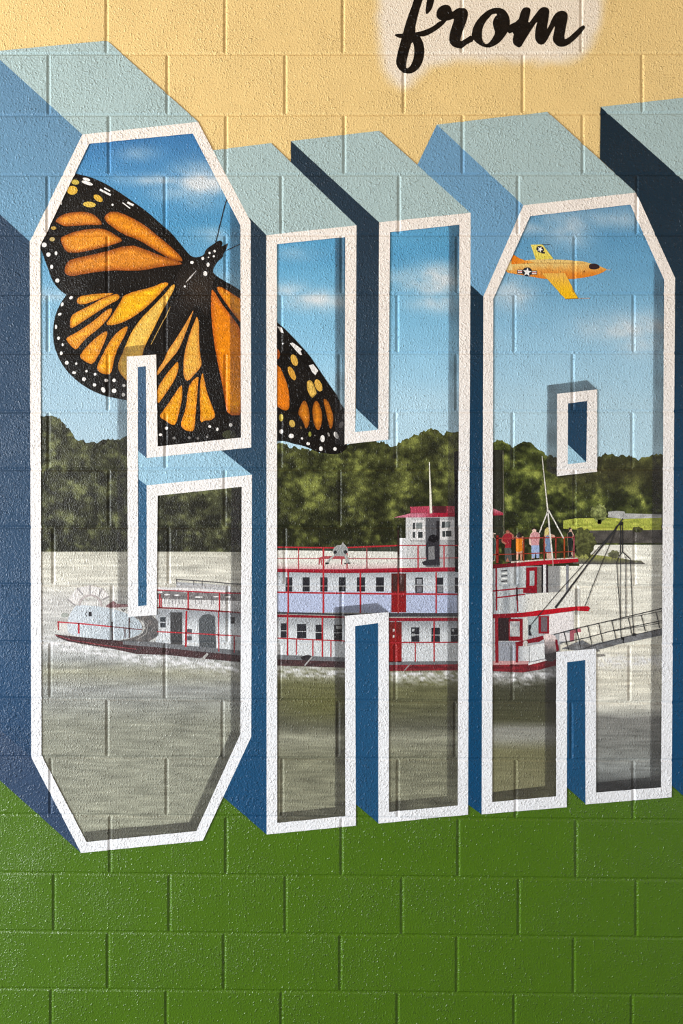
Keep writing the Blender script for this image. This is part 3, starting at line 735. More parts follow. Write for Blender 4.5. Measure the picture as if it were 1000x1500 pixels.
coat('letter_m', word, smooth(Z(*ZG, [(225, 250), (325, 203), (345, 130), (365, 85), (395, 70), (435, 77), (447, 105), (412, 250), (500, 130), (540, 80), (580, 66), (620, 83), (630, 120), (600, 295), (625, 255), (660, 170), (700, 120), (750, 102), (795, 118), (810, 160), (790, 260),
      (768, 385), (810, 375), (880, 310), (940, 252), (965, 246), (980, 268), (950, 310), (880, 387), (810, 442), (750, 462), (700, 447), (663, 402), (663, 360), (690, 235), (640, 325), (600, 405), (560, 442), (510, 424), (485, 370), (493, 280), (516, 195), (440, 310), (385, 400), (345, 470),
      (300, 453), (266, 412), (285, 310), (220, 335)]), 1), 8, KK, 'paint', 5)

# ------------------------------------------------------------------ riverboat across the three letters
boat = thing('riverboat', (450, 985), 'white and red paddle wheel riverboat with three railed decks', 'boat')
Y1, Y2, Y3, Y4, Y5, Y6, Y7 = (40, 780, 5), (200, 780, 5), (390, 780, 6.25), (540, 720, 6.25), (540, 850, 6.25), (700, 720, 6.25), (700, 860, 6.25)
Y8 = (800, 860, 5.556)
RED, RED2, MAR, DK = (176, 44, 52), (164, 26, 44), (112, 34, 40), (40, 38, 42)
def bp(nm, pts, layer, col, zz=None, par=None, mat='brushed', res=None):
    if zz: pts = Z(*zz, pts)
    return coat(nm, par or boat, pts, layer, col, mat, res)
def line(nm, pts, w, layer, col, zz=None, par=None):
    if zz: pts = Z(*zz, pts)
    return coat(nm, par or boat, stroke(pts, w), layer, col)
def ramp3(c0, c1, y0, y1): return lambda x, y: mix(c0, c1, (y - y0) / (y1 - y0) + .2 * N(x, y, 9, 5))

# hull and walls
bp('hull', [(81, 929), (106, 932), (168, 938), (200, 943), (240, 948), (300, 954), (354, 960), (407, 964), (505, 968), (570, 972), (669, 972), (719, 971), (772, 971), (790, 970), (812, 965), (818, 966),
            (816, 974), (790, 981), (765, 985), (719, 983), (669, 982), (570, 983), (505, 978), (407, 975), (354, 970), (300, 965), (240, 959), (200, 958), (168, 951), (100, 940), (83, 933)], 8,
   lambda x, y: mix((88, 34, 40), (150, 44, 52), .5 + .9 * N(x, y, 12, 4)) if x > 540 else mix((84, 58, 60), (62, 50, 52), .5 + .9 * N(x, y, 12, 4)), res=6)
line('hull_stripe', [(81, 930), (106, 938), (150, 945), (200, 951)], 1.2, 8.5, (136, 62, 68))
bp('deck_edge', [(180, 939), (230, 941), (300, 948), (354, 953), (407, 959), (505, 963), (570, 969), (669, 968), (669, 973), (570, 974), (505, 969), (407, 966), (354, 960), (300, 955), (240, 949), (180, 944)], 8.6, (112, 114, 118), res=8)
bp('deck_edge', [(719, 968), (775, 968), (772, 973), (719, 974)], 8.6, (196, 150, 150))
bp('lower_wall', [(228, 892), (356, 897), (407, 904), (505, 907), (570, 909), (672, 910), (672, 969), (570, 969), (505, 964), (407, 960), (354, 953), (300, 950), (228, 944)], 7.5,
   lambda x, y: mix((150, 154, 160), (206, 210, 214), (y - 898 - (x - 230) * .03) / 22 + .3 * N(x, y, 10)), res=6)
bp('middle_wall', [(402, 837), (672, 837), (672, 898), (402, 897)], 7.5,
   lambda x, y: mix(mix((160, 166, 172), (204, 208, 214), (y - 838) / 14), (178, 188, 216), (y - 868) / 2), res=6)
bp('canopy_roof', [(290, 362), (420, 370), (690, 392), (690, 440), (290, 412)], 7, (176, 176, 178), Y2)
bp('upper_wall', [(402, 806), (583, 808), (583, 834), (402, 834)], 7.5, lambda x, y: mix((222, 220, 212), (206, 168, 170), (y - 825) / 9), res=6)
bp('shade_strip', [(402, 799), (470, 801), (583, 798), (583, 809), (500, 807), (402, 807)], 7.2, lambda x, y: mix((40, 48, 40), (70, 72, 62), .5 + N(x, y, 10)), res=6)

# stern: paddle wheel and its housing
wh = bp('paddle_wheel', [ [(132.5 + 17.5 * math.cos(t), 888 + 17.5 * math.sin(t)) for t in (math.pi + k * math.pi / 16 for k in range(17))] +
          [(132.5 + 14.8 * math.cos(t), 888 + 14.8 * math.sin(t)) for t in (2 * math.pi - k * math.pi / 16 for k in range(17))] ], 7, (176, 166, 166))
for a, b in (((295, 490), (352, 535)), ((365, 405), (410, 460)), ((457, 385), (461, 455)), ((548, 410), (522, 470)), ((600, 468), (548, 492))):
    line('paddle', [a, b], [2.8, 1.8], 7.2, (156, 152, 152), Y1, wh)
for p in ([(300, 488), (365, 405), (410, 460), (355, 535)], [(370, 405), (455, 385), (460, 455), (412, 458)], [(460, 385), (548, 408), (522, 468), (462, 455)], [(552, 412), (602, 468), (548, 490), (526, 470)]):
    bp('paddle_panel', p, 6.6, (216, 212, 210), Y1, wh)
bp('wheel_housing', smooth(Z(*Y1, [(335, 560), (365, 528), (560, 545), (700, 580), (800, 625), (845, 680), (835, 740), (760, 772), (620, 793), (400, 768), (300, 740), (290, 690), (305, 610)]), 1), 7.6,
   lambda x, y: mix((196, 204, 212), (172, 182, 190), (x - 110) / 80 + .3 * N(x, y, 10)), res=5)
bp('engine_shadow', smooth(Z(*Y1, [(748, 618), (960, 600), (960, 806), (640, 800), (760, 775), (842, 745), (868, 690), (840, 640)]), 1), 7.55, lambda x, y: mix((82, 82, 84), (118, 112, 110), .5 + N(x, y, 8)), res=5)
line('housing_trim', [(842, 640), (880, 675), (872, 740), (800, 785)], 1.6, 7.8, (140, 138, 136), Y1)
hw_ = bp('porthole', [(448, 580), (472, 580), (472, 614), (448, 614)], 8, DK, Y1)
line('porthole_arc', [(436, 578), (426, 597), (436, 615)], 1.1, 8, (60, 60, 64), Y1)
bp('stern_block', smooth(Z(*Y1, [(245, 598), (270, 585), (305, 595), (300, 620), (250, 622)]), 1), 7.3, (160, 164, 158), None)
bp('stern_post', [(235, 655), (300, 655), (305, 735), (230, 725)], 7.3, (206, 204, 200), Y1)
bp('stern_gear', [(570, 540), (630, 500), (655, 522), (735, 525), (735, 545), (600, 552)], 7.4, (122, 92, 94), Y1)
line('stern_cleat', [(690, 560), (705, 578), (715, 560)], 1.4, 8, (60, 58, 60), Y1)
def rail(nm, pts, w, zz=None, col=RED, layer=10): return line(nm, pts, w, layer, col, zz)
rail('rail', [(222, 655), (400, 668), (620, 690)], 1.9, Y1, (186, 60, 70))
rail('rail', [(620, 690), (740, 702), (840, 712)], 1.6, Y1, (110, 70, 74))
for a in (((225, 655), (228, 715), 1.4, RED), ((376, 664), (377, 740), 2.6, (186, 56, 66)), ((619, 655), (622, 792), 2.0, (62, 52, 54)), ((715, 704), (715, 770), 1.4, (90, 70, 72)), ((747, 622), (747, 772), 1.8, (80, 66, 66))):
    rail('rail_post', [a[0], a[1]], a[2], Y1, a[3])

# stern decks inside letter C
bp('deck_panel', [(150, 486), (770, 502), (775, 585), (160, 550)], 8, (208, 206, 206), Y2)
bp('deck_shade', [(150, 425), (770, 436), (770, 502), (150, 486)], 7.8, lambda x, y: mix((96, 92, 94), (150, 146, 146), .5 + N(x, y, 6, 3)), Y2, res=5)
bp('deck_awning', [(150, 402), (330, 404), (500, 412), (650, 424), (650, 440), (430, 432), (150, 424)], 8.2, (216, 214, 214), Y2)
for a in ((170, 437, 20, 7), (224, 455, 24, 6), (296, 459, 22, 6), (355, 424, 20, 14), (412, 425, 14, 14), (455, 473, 32, 6), (582, 470, 20, 5), (670, 472, 22, 5)):
    bp('deck_table', ell(200 + a[0] / 5, 780 + a[1] / 5, a[2] / 5, a[3] / 5), 9, (228, 226, 226))
for x in (205, 235, 260, 285, 310, 335, 430, 455, 475, 545, 560, 625, 650, 680):
    line('table_leg', [(x, 478), (x + 2, 525)], .9, 8.8, (110, 108, 112), Y2)
line('canopy_rail', [(290, 343), (480, 356), (690, 375), (770, 380)], 1.5, 8, (92, 90, 90), Y2)
for x, y in ((293, 343), (417, 352), (480, 357)): line('canopy_post', [(x, y), (x, y + 32)], 1.2, 8, (110, 108, 108), Y2)
rail('rail', [(150, 421), (400, 432), (640, 443), (775, 446)], 1.7, Y2, (172, 54, 66))
rail('deck_rim', [(150, 550), (300, 556), (600, 576), (775, 588)], 2.2, Y2, (124, 40, 46))
rail('rail', [(150, 726), (400, 738), (775, 760)], 1.7, Y2, (178, 52, 60))
for a, b, w in (((170, 450), (170, 555), 2.2), ((182, 480), (182, 550), 1.2), ((378, 436), (378, 570), 2.2), ((607, 444), (607, 580), 2.0), ((365, 575), (360, 838), 2.6), ((600, 580), (602, 872), 1.6), ((715, 762), (715, 880), 1.8)):
    rail('rail_post', [a, b], w, Y2)
for pts, c in ((rect(247, 585, 335, 822), (72, 72, 74)), ([(458, 850), (455, 640), (480, 605), (530, 596), (575, 615), (582, 850)], (84, 88, 92)), (rect(368, 706, 405, 790), (86, 86, 92)), (rect(690, 620, 720, 668), (60, 62, 66))):
    bp('doorway', pts, 8, c, Y2)
for y in (620, 662): bp('window', rect(172, y, 214, y + 34), 8, (62, 66, 72), Y2)
bp('paddle_board', [(460, 935), (515, 882), (528, 890), (490, 938)], 9, (170, 168, 166), Y2)
bp('bench', rect(368, 735, 406, 760), 8.4, (170, 174, 180), Y2)

# decks in letter H
bp('upper_deck_rim', [(402, 833), (500, 834), (583, 832), (672, 831), (672, 837), (583, 838.5), (500, 839.5), (402, 838)], 9, lambda x, y: mix((176, 50, 70), (146, 20, 36), (y - 831) / 6), res=6)
bp('middle_deck_rim', [(402, 900), (505, 902.5), (572, 905), (672, 905), (672, 909.5), (572, 910), (505, 905.5), (402, 904)], 9, (138, 30, 44))
bp('middle_deck_shadow', [(402, 896), (505, 899), (572, 898), (672, 898), (672, 903), (572, 903.5), (505, 901.5), (402, 899)], 8.8, (64, 64, 70))
def win(x0, y0, x1, y1, bar=.62, red=None):
    o = bp('window', rect(x0, y0, x1, y1), 8.4, (44, 44, 50))
    line('mullion', [(x0, y0 + (y1 - y0) * bar), (x1, y0 + (y1 - y0) * bar)], 1.0, 8.8, (186, 188, 190), None, o)
    return o
for x0, x1 in ((418, 428), (443, 453.5), (469, 479.6), (496, 506), (522.5, 534.5), (550.5, 562)): win(x0, 845.5, x1, 866.5)
for x0, x1 in ((608, 619), (639.5, 649), (666, 672)):
    o = win(x0, 846, x1, 868.5, .5)
bp('pane', rect(610, 848, 617.5, 856), 8.7, (150, 152, 158)); bp('pane', rect(610, 859, 617.5, 867), 8.7, (116, 116, 124)); bp('pane', rect(640.5, 858, 648, 867), 8.7, (128, 130, 136))
for a in ((411, 913, 419.6, 934), (435, 914, 448.4, 935), (462, 915, 472, 937), (489, 915, 501, 938), (602, 919, 614, 940), (631.5, 919.5, 644, 940), (660, 920, 672, 940)): win(*a, .52)
for a in ((603, 921, 607, 925), (603, 928, 607, 932), (661.5, 921, 665, 925), (492, 917, 500, 921)): bp('pane', rect(*a), 8.9, (170, 172, 174))
d1 = bp('red_door', rect(573, 840, 594.5, 897), 8.6, lambda x, y: mix((84, 34, 32), (138, 26, 30), (y - 862) / 12), res=8)
bp('door_pane', rect(575.5, 843, 581, 866), 8.8, (70, 46, 44), par=d1); bp('door_pane', rect(585.5, 843, 592, 866), 8.8, (70, 46, 44), par=d1)
d2 = bp('red_door', rect(566, 911, 588, 970), 8.6, lambda x, y: mix((108, 36, 34), (140, 28, 28), (y - 925) / 12), res=8)
for y in (921, 930): bp('door_pane', rect(575, y, 578, y + 4), 8.8, (190, 184, 180), par=d2)
rail('rail', [(402, 801.5), (500, 802.5), (583, 799)], 2.2); rail('rail', [(583, 799), (672, 799)], 1.7)
rail('rail', [(402, 818), (583, 818.5), (672, 817)], 1.3, col=(176, 70, 74))
rail('rail', [(402, 867.5), (500, 869), (583, 870), (672, 870.5)], 2.4)
rail('rail', [(402, 934.5), (505, 939), (505, 939), (520, 940)], 1.7); rail('rail', [(566, 941.5), (672, 941)], 2.0)
for x, y0, y1, w, c in ((437, 802, 833, 1.5, RED), (473.5, 802, 898, 2.4, RED), (508, 802, 833, 1.5, RED), (537, 801, 833, 1.5, (150, 70, 72)), (583, 776, 834, 1.5, (70, 40, 40)), (612, 799, 832, 1.7, RED), (650, 799, 832, 1.5, RED),
                        (422, 838, 898, 2.2, RED), (527.6, 838, 898, 2.2, RED), (583, 838, 898, 1.8, (170, 60, 56)), (638.5, 838, 898, 2.0, RED), (421, 899, 960, 2.2, RED), (472, 904, 962, 2.2, RED), (434, 936, 959, 1.6, RED), (458, 938, 961, 1.7, RED),
                        (484.5, 939, 962, 1.7, RED), (579, 910, 970, 2.4, (150, 38, 40)), (608, 941, 969, 1.5, RED), (635.5, 910, 969, 2.0, RED)):
    rail('rail_post', [(x, y0), (x, y1)], w, None, c, 10.5)
line('strut', [(446, 975), (457, 962)], 2.0, 10, (170, 168, 168)); line('strut', [(592, 982), (601, 972)], 1.6, 10, (150, 146, 146))
bp('deck_gear', smooth([(440, 962), (450, 959), (458, 961), (452, 968), (442, 967)], 1), 9.5, (52, 48, 52))
# pilothouse
ph = bp('pilothouse_wall', [(594, 757), (669, 757), (669, 831), (594, 831)], 8, lambda x, y: mix((200, 200, 200), (168, 168, 170), (x - 600) / 60 + .3 * N(x, y, 12)), res=8)
bp('roof_eave', [(225, 238), (380, 200), (560, 195), (800, 195), (812, 228), (560, 236), (340, 238)], 9, lambda x, y: mix((200, 120, 140), (160, 30, 52), (x - 615) / 25), Y4, res=6)
bp('roof_cap', [(376, 140), (550, 133), (812, 133), (812, 195), (382, 196)], 8.8, lambda x, y: mix((176, 66, 88), (80, 34, 40), (x - 628) / 6) if x < 655 else (168, 60, 76), Y4, res=4)
bp('doorway', rect(520, 240, 648, 690), 8.4, (88, 88, 92), Y4, ph)
bp('doorway_shade', rect(618, 268, 648, 440), 8.6, (44, 42, 46), Y4, ph)
for x0, x1 in ((388, 515), (652, 785)):
    o = bp('window', rect(x0, 262, x1, 442), 8.5, (216, 214, 214), Y4, ph)
for a in ((402, 285, 424, 345), (432, 285, 490, 342), (402, 368, 424, 424), (450, 368, 492, 424), (668, 275, 698, 332), (700, 275, 745, 330), (672, 362, 700, 415), (705, 360, 755, 412)):
    bp('pane', rect(*a), 8.8, (58, 62, 64) if a[0] not in (432, 700) else (130, 136, 136), Y4, ph)
line('sill', [(380, 452), (515, 452)], 1.0, 8.6, (130, 128, 130), Y4, ph)
bp('side_locker', rect(280, 426, 345, 690), 8.3, (210, 210, 212), Y4)
pole = coat('jackstaff', boat, [(628.0, 677), (629.2, 677), (633, 752), (629, 752)], 10, (232, 228, 214))
bp('chimney', [(665, 662), (674, 660), (674, 838), (666, 838)], 9, (30, 28, 26))
bp('chimney', [(723.5, 659), (735.5, 659), (736, 765), (737, 795), (712, 800), (712, 670), (719, 662)], 6, lambda x, y: mix((34, 34, 26), (58, 60, 48), .4 + N(x, y, 3, 60)), res=4)
line('chimney_stay', [(736.5, 660), (738, 790)], 1.0, 6.5, (116, 112, 100))

# bow inside letter A
bp('bow_wall', [(712, 829), (770, 827), (770, 905), (712, 905)], 7, lambda x, y: mix((196, 200, 202), (150, 156, 162), .5 + .5 * math.sin(x * .35) + .3 * N(x, y, 9)), res=4)
bp('bow_screen', [(430, 940), (860, 925), (885, 895), (935, 890), (935, 1040), (800, 1075), (430, 1110)], 7.4, (222, 219, 210), Y6)
bp('bow_screen', [(360, 75), (560, 55), (870, 35), (880, 185), (360, 240)], 7.5, lambda x, y: mix((196, 200, 204), (224, 222, 214), (x - 758) / 20), Y7, res=6)
bp('stairs', [(205, 700), (265, 705), (275, 850), (205, 860)], 8, (172, 176, 178), Y6)
for i in range(6): bp('step', [(210 + 5 * (i % 2), 722 + i * 24), (265, 716 + i * 24), (268, 728 + i * 24), (212, 733 + i * 24)], 8.4, (238, 238, 236) if i % 2 else (60, 60, 64), Y6)
dr = bp('red_door', [(440, 697), (540, 692), (538, 928), (440, 925)], 8, (146, 20, 36), Y6)
bp('door_pane', rect(472, 725, 515, 862), 8.4, (170, 178, 180), Y6, dr)
bp('doorway', rect(538, 695, 582, 925), 8, (120, 114, 110), Y6)
for x0, x1, c in ((580, 595, (26, 24, 28)), (595, 625, (222, 220, 222)), (622, 638, (40, 26, 34)), (805, 828, (136, 138, 146))): bp('column', rect(x0, 670, x1, 925), 8.2, c, Y6)
bp('column', rect(885, 890, 930, 1130), 8, (176, 174, 168), Y6)
bp('upper_bow_rim', [(100, 670), (300, 655), (450, 637), (700, 620), (915, 612), (918, 645), (800, 655), (450, 680), (250, 695), (100, 708)], 9, lambda x, y: mix((110, 24, 34), (178, 20, 38), (x - 745) / 30), Y6, res=6)
bp('deck_top', [(300, 640), (450, 628), (700, 612), (905, 603), (915, 614), (700, 624), (450, 642), (300, 656)], 9.2, (206, 196, 184), Y6)
bp('lower_bow_rim', [(712, 900), (764, 897.5), (790, 894), (840, 888.5), (861, 888), (864, 891), (861, 895.5), (842, 894.5), (790, 901.5), (764, 904), (712, 906)], 9, lambda x, y: mix((128, 22, 34), (186, 20, 36), (x - 740) / 40), res=6)
bp('bow_cabin', [(712, 904), (840, 895), (840, 935), (816, 946), (816, 966), (775, 972), (712, 972)], 7.1, (172, 174, 178), res=10)
bp('doorway', rect(180, 270, 300, 492), 8, (48, 36, 38), Y7)
wf = bp('window_frame', rect(280, 290, 408, 492), 8.3, (134, 20, 32), Y7); bp('pane', rect(290, 314, 380, 452), 8.6, lambda x, y: mix((206, 206, 204), (140, 142, 148), .4 + N(x, y, 6)), Y7, wf, res=4)
bp('column', rect(410, 276, 455, 500), 8.2, (206, 206, 200), Y7)
bp('pane', rect(455, 270, 550, 442), 8.2, (172, 182, 184), Y7)
bp('window_frame', rect(552, 265, 650, 425), 8.3, (142, 26, 40), Y7); bp('pane', rect(575, 275, 632, 408), 8.6, (108, 96, 102), Y7)
bp('bow_panel', [(650, 250), (872, 222), (872, 380), (690, 430), (650, 430)], 8.2, (232, 226, 226), Y7)
bp('bow_side', rect(185, 505, 345, 685), 8.2, (150, 154, 164), Y7)
bp('bow_side', [(365, 555), (612, 512), (612, 655), (470, 690), (365, 690)], 8.2, lambda x, y: mix((170, 174, 180), (222, 224, 226), (x - 758) / 14), Y7, res=6)
bp('bow_rim', [(455, 690), (700, 635), (705, 650), (560, 690), (460, 715)], 8.5, (222, 220, 220), Y7)
line('seam', [(468, 545), (468, 690)], 1.0, 8.6, (90, 92, 98), Y7); line('seam', [(468, 688), (705, 635)], 1.0, 8.7, (84, 84, 90), Y7)
bp('thick_rail', [(340, 505), (450, 480), (590, 445), (610, 470), (560, 500), (440, 520), (400, 540), (345, 540)], 8.8, (128, 28, 40), Y7)
bp('bollard', smooth(Z(*Y7, [(412, 490), (455, 490), (455, 535), (430, 545), (412, 535)]), 1), 9, (206, 200, 196))
bp('fender', smooth(Z(*Y7, [(590, 440), (640, 425), (700, 440), (722, 480), (730, 590), (700, 680), (620, 680), (605, 600), (610, 500)]), 1), 9, lambda x, y: mix((228, 210, 208), (88, 84, 86), (y - 934) / 22 + .3 * N(x, y, 3, 9)), res=4)
bp('fender_edge', [(705, 480), (725, 480), (740, 580), (715, 590)], 9.2, (120, 26, 40), Y7)
for x0, y0, x1, y1, w in ((168, 270, 172, 692, 4.6), (357, 510, 355, 690, 3.6), (165, 700, 168, 1090, 2.4), (353, 0, 362, 225, 1.8)):
    rail('rail_post', Z(*(Y6 if y0 == 700 else Y7), [(x0, y0), (x1, y1)]), w, None, (136, 30, 40))
rail('rail', [(120, 912), (280, 896), (430, 884)], 2.0, Y6, (150, 34, 50)); rail('rail', [(170, 972), (300, 956), (430, 940)], 2.0, Y6, (150, 34, 50))
rail('rail', [(355, 890), (355, 1000)], 1.8, Y6, (150, 34, 50)); bp('red_box', rect(412, 880, 538, 930), 8.3, (136, 20, 36), Y6)
bp('pink_roof', [(110, 145), (130, 150), (228, 195), (228, 216), (110, 222)], 8, lambda x, y: mix((196, 128, 140), (160, 40, 60), (y - 746) / 8), Y6, res=3)
rail('rail', [(165, 428), (500, 425), (880, 418)], 1.3, Y6, (166, 58, 56), 14); rail('rail', [(110, 580), (500, 566), (880, 548)], 1.3, Y6, (158, 58, 40), 14)
for x, y0, y1, w, c in ((175, 400, 655, 3.6, (142, 40, 34)), (416, 425, 640, 1.7, (160, 66, 40)), (604, 405, 632, 1.7, (150, 48, 48)), (710, 420, 620, 1.8, (150, 54, 44)), (788, 425, 615, 2.0, (168, 76, 40)), (876, 400, 608, 2.0, (158, 78, 88))):
    rail('rail_post', [(x, y0), (x, y1)], w, Y6, c, 14)
# bow mast
mast = line('mast', [(793.6, 668), (801.6, 746), (801.8, 752)], [.9, 2.0, 2.4], 13, (230, 226, 216))
for p, w in (([(635, 185), (560, 378)], 1.8), ([(637, 180), (660, 420), (682, 622)], 2.2), ([(643, 172), (720, 310), (782, 428)], 1.9)): line('mast_leg', p, w, 15.5, (226, 222, 214), Y6)
line('mast_leg_reflection', [(682, 622), (686, 680)], 1.4, 9.6, (206, 160, 160), Y6)
# derrick and its ropes
line('derrick_boom', Z(*ZD, [(604, 122), (540, 215), (300, 520)]) + Z(*Y7, [(780, 90), (705, 190)]), [1.6, 2.4, 2.0, 2.8, 3.2], 16, (52, 52, 54))
for p, w in ((Z(*ZD, [(572, 178), (400, 370), (0, 812)]) + Z(*Y7, [(470, 358)]), 1.0), (Z(*ZD, [(556, 190), (400, 560), (258, 925)]), 1.0), (Z(*ZD, [(583, 175), (583, 440)]), 1.5), (Z(*ZD, [(602, 160), (602, 430)]), 1.3),
             (Z(*ZD, [(604, 428), (640, 462), (675, 495)]), 1.4), (Z(*ZD, [(602, 428), (575, 460), (548, 520)]), 1.2), (Z(*ZD, [(548, 520), (578, 980)]) + Z(*Y8, [(606, 410)]), 1.1), (Z(*ZD, [(583, 440), (583, 1000)]) + Z(*Y8, [(602, 250)]), .8),
             (Z(*ZD, [(632, 470), (632, 1000)]) + Z(*Y8, [(645, 245)]), 1.2), (Z(*ZD, [(675, 495), (692, 1000)]) + Z(*Y8, [(710, 380)]), 1.2)):
    line('rope', p, w, 16.5, (46, 46, 48))
bp('pulley', zd([(570, 165), (604, 150), (606, 182), (575, 185)]), 17, (30, 30, 32))
bp('winch', [(460, 345), (482, 345), (482, 375), (472, 395), (490, 445), (460, 440)], 17, (40, 42, 48), Y7)
# gangway
gw = bp('gangway', [(120, 500), (290, 430), (360, 470), (610, 410), (940, 335), (940, 392), (620, 458), (400, 515), (280, 520)], 15, lambda x, y: mix((136, 138, 142), (92, 92, 94), .5 + .9 * N(x, y, 14, 4)), Y8, res=6)
for p, w in (([(60, 385), (320, 318), (530, 270), (940, 173)], 1.3), ([(530, 276), (940, 194)], .8), ([(110, 457), (330, 410), (520, 358), (940, 272)], 1.2), ([(560, 355), (940, 290)], .8), ([(300, 500), (610, 412), (940, 337)], 1.1)):
    line('gangway_rail', p, w, 16, (52, 52, 54), Y8, gw)
for a, b in (((140, 360), (180, 510)), ((245, 340), (280, 500)), ((335, 315), (370, 475)), ((425, 297), (458, 450)), ((530, 272), (565, 420)), ((665, 247), (695, 390)), ((770, 225), (803, 360)), ((890, 200), (920, 332))):
    line('baluster', [a, b], 1.2, 16, (50, 50, 52), Y8, gw)
for p in (rect(608, 405, 632, 428), rect(700, 375, 725, 398)): bp('gangway_cleat', p, 16.8, (36, 36, 38), Y8, gw)
line('gangway_hook', [(624, 420), (627, 458)], 1.4, 16.8, (40, 40, 42), Y8, gw)
bp('float_board', [(408, 545), (470, 545), (478, 562), (410, 568)], 8, (140, 136, 130), Y8); bp('float_board', [(408, 515), (430, 512), (436, 522), (410, 526)], 8, (90, 88, 86), Y8)
bp('pink_bench', [(190, 355), (275, 335), (282, 365), (225, 375), (222, 440), (192, 445)], 9, (168, 92, 104), Y8)
bp('white_box', rect(105, 372, 188, 440), 8.5, (226, 222, 222), Y8)

# ------------------------------------------------------------------ people on the boat
PP, PQ = (715, 760, 14.286), (770, 760, 12.5)
def person(label, zz, skin_loops, parts, skin=(196, 150, 124), layer=12):
    s = zz
    o = coat('person', None, Z(*s, skin_loops), layer, skin)
    tag(o, label, 'person', 'people painted on the riverboat')
    for k, (nm, pts, c) in enumerate(parts): coat(nm, o, Z(*s, pts), layer + .6 + .2 * k, c)
    return o
person('painted person in red shirt and grey trousers holding the deck rail', PP,
       [(370, 300), (365, 255), (395, 230), (430, 240), (450, 280), (490, 300), (540, 350), (545, 420), (500, 440), (480, 380), (470, 600), (460, 860), (440, 900), (350, 890), (340, 640), (350, 540), (300, 510), (268, 470), (290, 380), (330, 320)],
       [('shirt', [(330, 330), (370, 310), (440, 300), (500, 340), (500, 400), (478, 420), (475, 600), (400, 615), (345, 600), (345, 540), (380, 520), (330, 480), (295, 470), (290, 390)], (150, 38, 48)), ('trousers', [(335, 612), (470, 605), (500, 880), (440, 905), (400, 800), (360, 900), (345, 870)], (84, 84, 82)),
        ('hair', [(370, 262), (395, 228), (430, 238), (442, 262), (405, 250)], (128, 80, 66))], (168, 108, 90))
person('painted person in orange top with raised arms beside the red shirt', PP,
       [(540, 390), (575, 370), (600, 330), (640, 300), (690, 320), (700, 360), (735, 370), (725, 420), (715, 680), (700, 870), (665, 870), (660, 720), (630, 720), (625, 860), (585, 850), (590, 690), (575, 520), (575, 430)],
       [('shirt', [(578, 420), (620, 395), (690, 400), (718, 440), (705, 500), (718, 660), (640, 695), (580, 680), (575, 560)], (216, 124, 26)), ('hair', [(590, 330), (640, 270), (700, 310), (695, 390), (640, 400), (600, 385)], (44, 34, 30))])
person('painted person in pink shirt and light blue jeans standing on bow deck', PQ,
       [(105, 200), (150, 170), (190, 195), (185, 235), (240, 260), (258, 300), (245, 380), (240, 500), (245, 740), (200, 745), (180, 620), (160, 620), (155, 745), (105, 745), (100, 500), (60, 460), (55, 380), (80, 280), (120, 240)],
       [('shirt', [(90, 275), (140, 245), (190, 240), (240, 265), (252, 310), (238, 380), (240, 480), (170, 490), (100, 480), (95, 390), (75, 370)], (206, 150, 154)), ('jeans', [(100, 485), (240, 482), (245, 600), (240, 715), (190, 715), (172, 580), (158, 715), (108, 715), (98, 600)], (156, 176, 214)),
        ('hair', [(100, 185), (140, 155), (190, 180), (185, 200), (150, 180), (110, 205)], (36, 30, 30)), ('shoe', [(105, 730), (155, 725), (160, 745), (110, 755)], (30, 28, 28)), ('shoe', [(195, 725), (235, 715), (245, 740), (200, 745)], (30, 28, 28))], (226, 192, 178))
person('painted person with long blond hair in blue dress by the mast', PQ,
       [(345, 200), (390, 155), (430, 180), (445, 270), (520, 300), (540, 330), (480, 345), (460, 400), (470, 560), (470, 725), (380, 730), (375, 610), (350, 560), (335, 440), (335, 300)],
       [('dress', [(355, 330), (400, 300), (440, 330), (450, 430), (480, 560), (465, 615), (400, 625), (355, 595), (350, 520), (375, 480), (350, 440)], (116, 138, 170)), ('hair', [(338, 240), (360, 180), (395, 155), (425, 180), (430, 260), (400, 300), (370, 290), (345, 330)], (212, 196, 128))], (204, 168, 150))
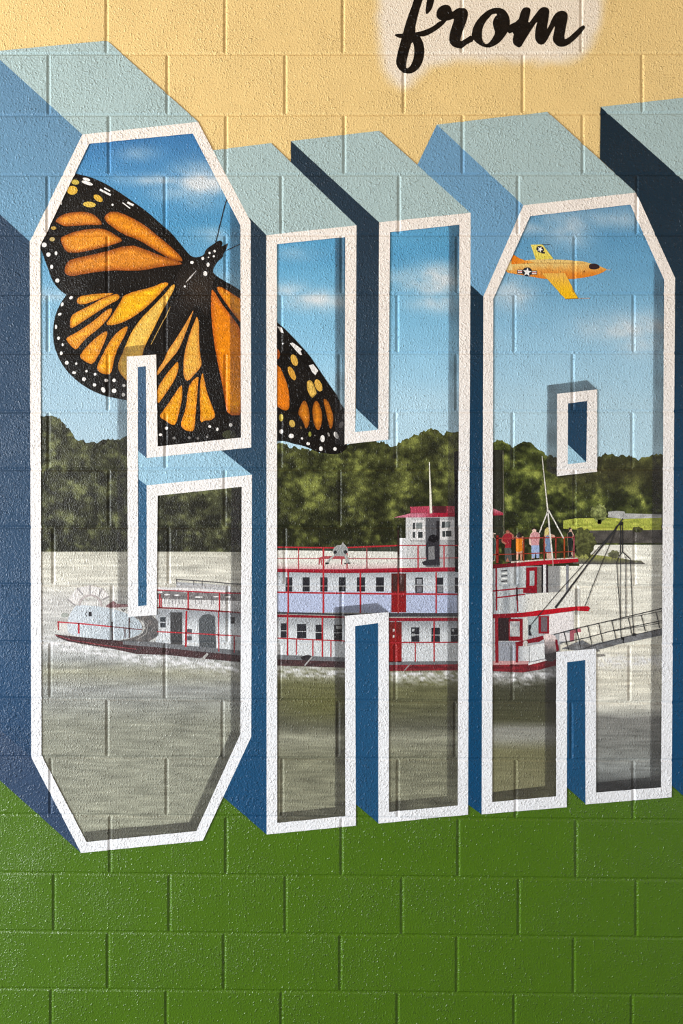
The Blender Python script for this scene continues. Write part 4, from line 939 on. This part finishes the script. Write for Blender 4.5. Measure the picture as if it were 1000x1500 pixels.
person('painted person in black clothes standing at the tip of the bow deck', PQ,
       [(775, 190), (800, 155), (835, 180), (840, 220), (880, 300), (885, 330), (850, 340), (850, 600), (860, 690), (800, 705), (770, 690), (775, 560), (760, 400), (755, 270), (790, 230)],
       [('clothes', [(760, 265), (800, 228), (835, 240), (860, 300), (840, 340), (852, 420), (845, 580), (825, 640), (850, 690), (775, 705), (778, 560), (765, 420), (762, 330)], (32, 38, 36)), ('hair', [(772, 200), (800, 152), (838, 175), (805, 190), (795, 225)], (28, 24, 24))], (216, 180, 160))
person('painted person in dark green jacket and white hat beside letter outline', PP,
       [(40, 270), (80, 265), (110, 300), (150, 300), (150, 320), (110, 320), (115, 380), (150, 420), (165, 520), (150, 660), (140, 880), (40, 900)],
       [('jacket', [(40, 400), (115, 392), (150, 430), (160, 560), (145, 680), (130, 870), (40, 880)], (62, 80, 76)), ('hat', [(40, 270), (80, 262), (112, 300), (100, 330), (40, 330)], (214, 208, 198))], (200, 180, 168))
PB = (460, 780, 10)
person('painted person in grey shirt sitting on the red bench of the top deck', PB,
       [(300, 210), (330, 190), (400, 180), (420, 135), (435, 165), (470, 200), (500, 250), (500, 290), (470, 310), (490, 350), (520, 450), (470, 455), (450, 380), (440, 350), (300, 345), (240, 400), (205, 455), (165, 450), (220, 380), (290, 330), (270, 270)],
       [('shirt', [(300, 230), (340, 200), (440, 195), (490, 240), (470, 300), (440, 335), (300, 335), (275, 280)], (150, 154, 154)), ('shoe', ell(188, 452, 28, 14), (34, 34, 36)), ('shoe', ell(505, 450, 22, 10), (40, 40, 42)), ('shoe', ell(455, 454, 16, 10), (40, 40, 42)),
        ('sleeve', ell(308, 288, 24, 26), (44, 44, 48)), ('sleeve', ell(458, 285, 24, 26), (44, 44, 48))], (168, 168, 166), 11)
bench = bp('deck_bench', [(60, 370), (160, 345), (460, 345), (500, 360), (500, 380), (410, 380), (408, 470), (392, 470), (390, 380), (160, 382), (110, 385), (115, 475), (100, 470), (92, 385), (78, 470), (62, 475), (70, 385)], 10.8, (168, 74, 80), PB)
person('painted person as a dark silhouette in the pilothouse doorway', Y4,
       [(540, 440), (555, 405), (590, 392), (625, 405), (640, 450), (648, 520), (645, 600), (650, 672), (500, 676), (485, 645), (530, 630), (520, 540), (525, 480)],
       [('shirt', [(545, 505), (600, 500), (605, 620), (545, 625)], (126, 126, 128)), ('hair', [(540, 445), (555, 405), (590, 392), (625, 405), (640, 450), (590, 470)], (26, 24, 28))], (50, 48, 54), 11)
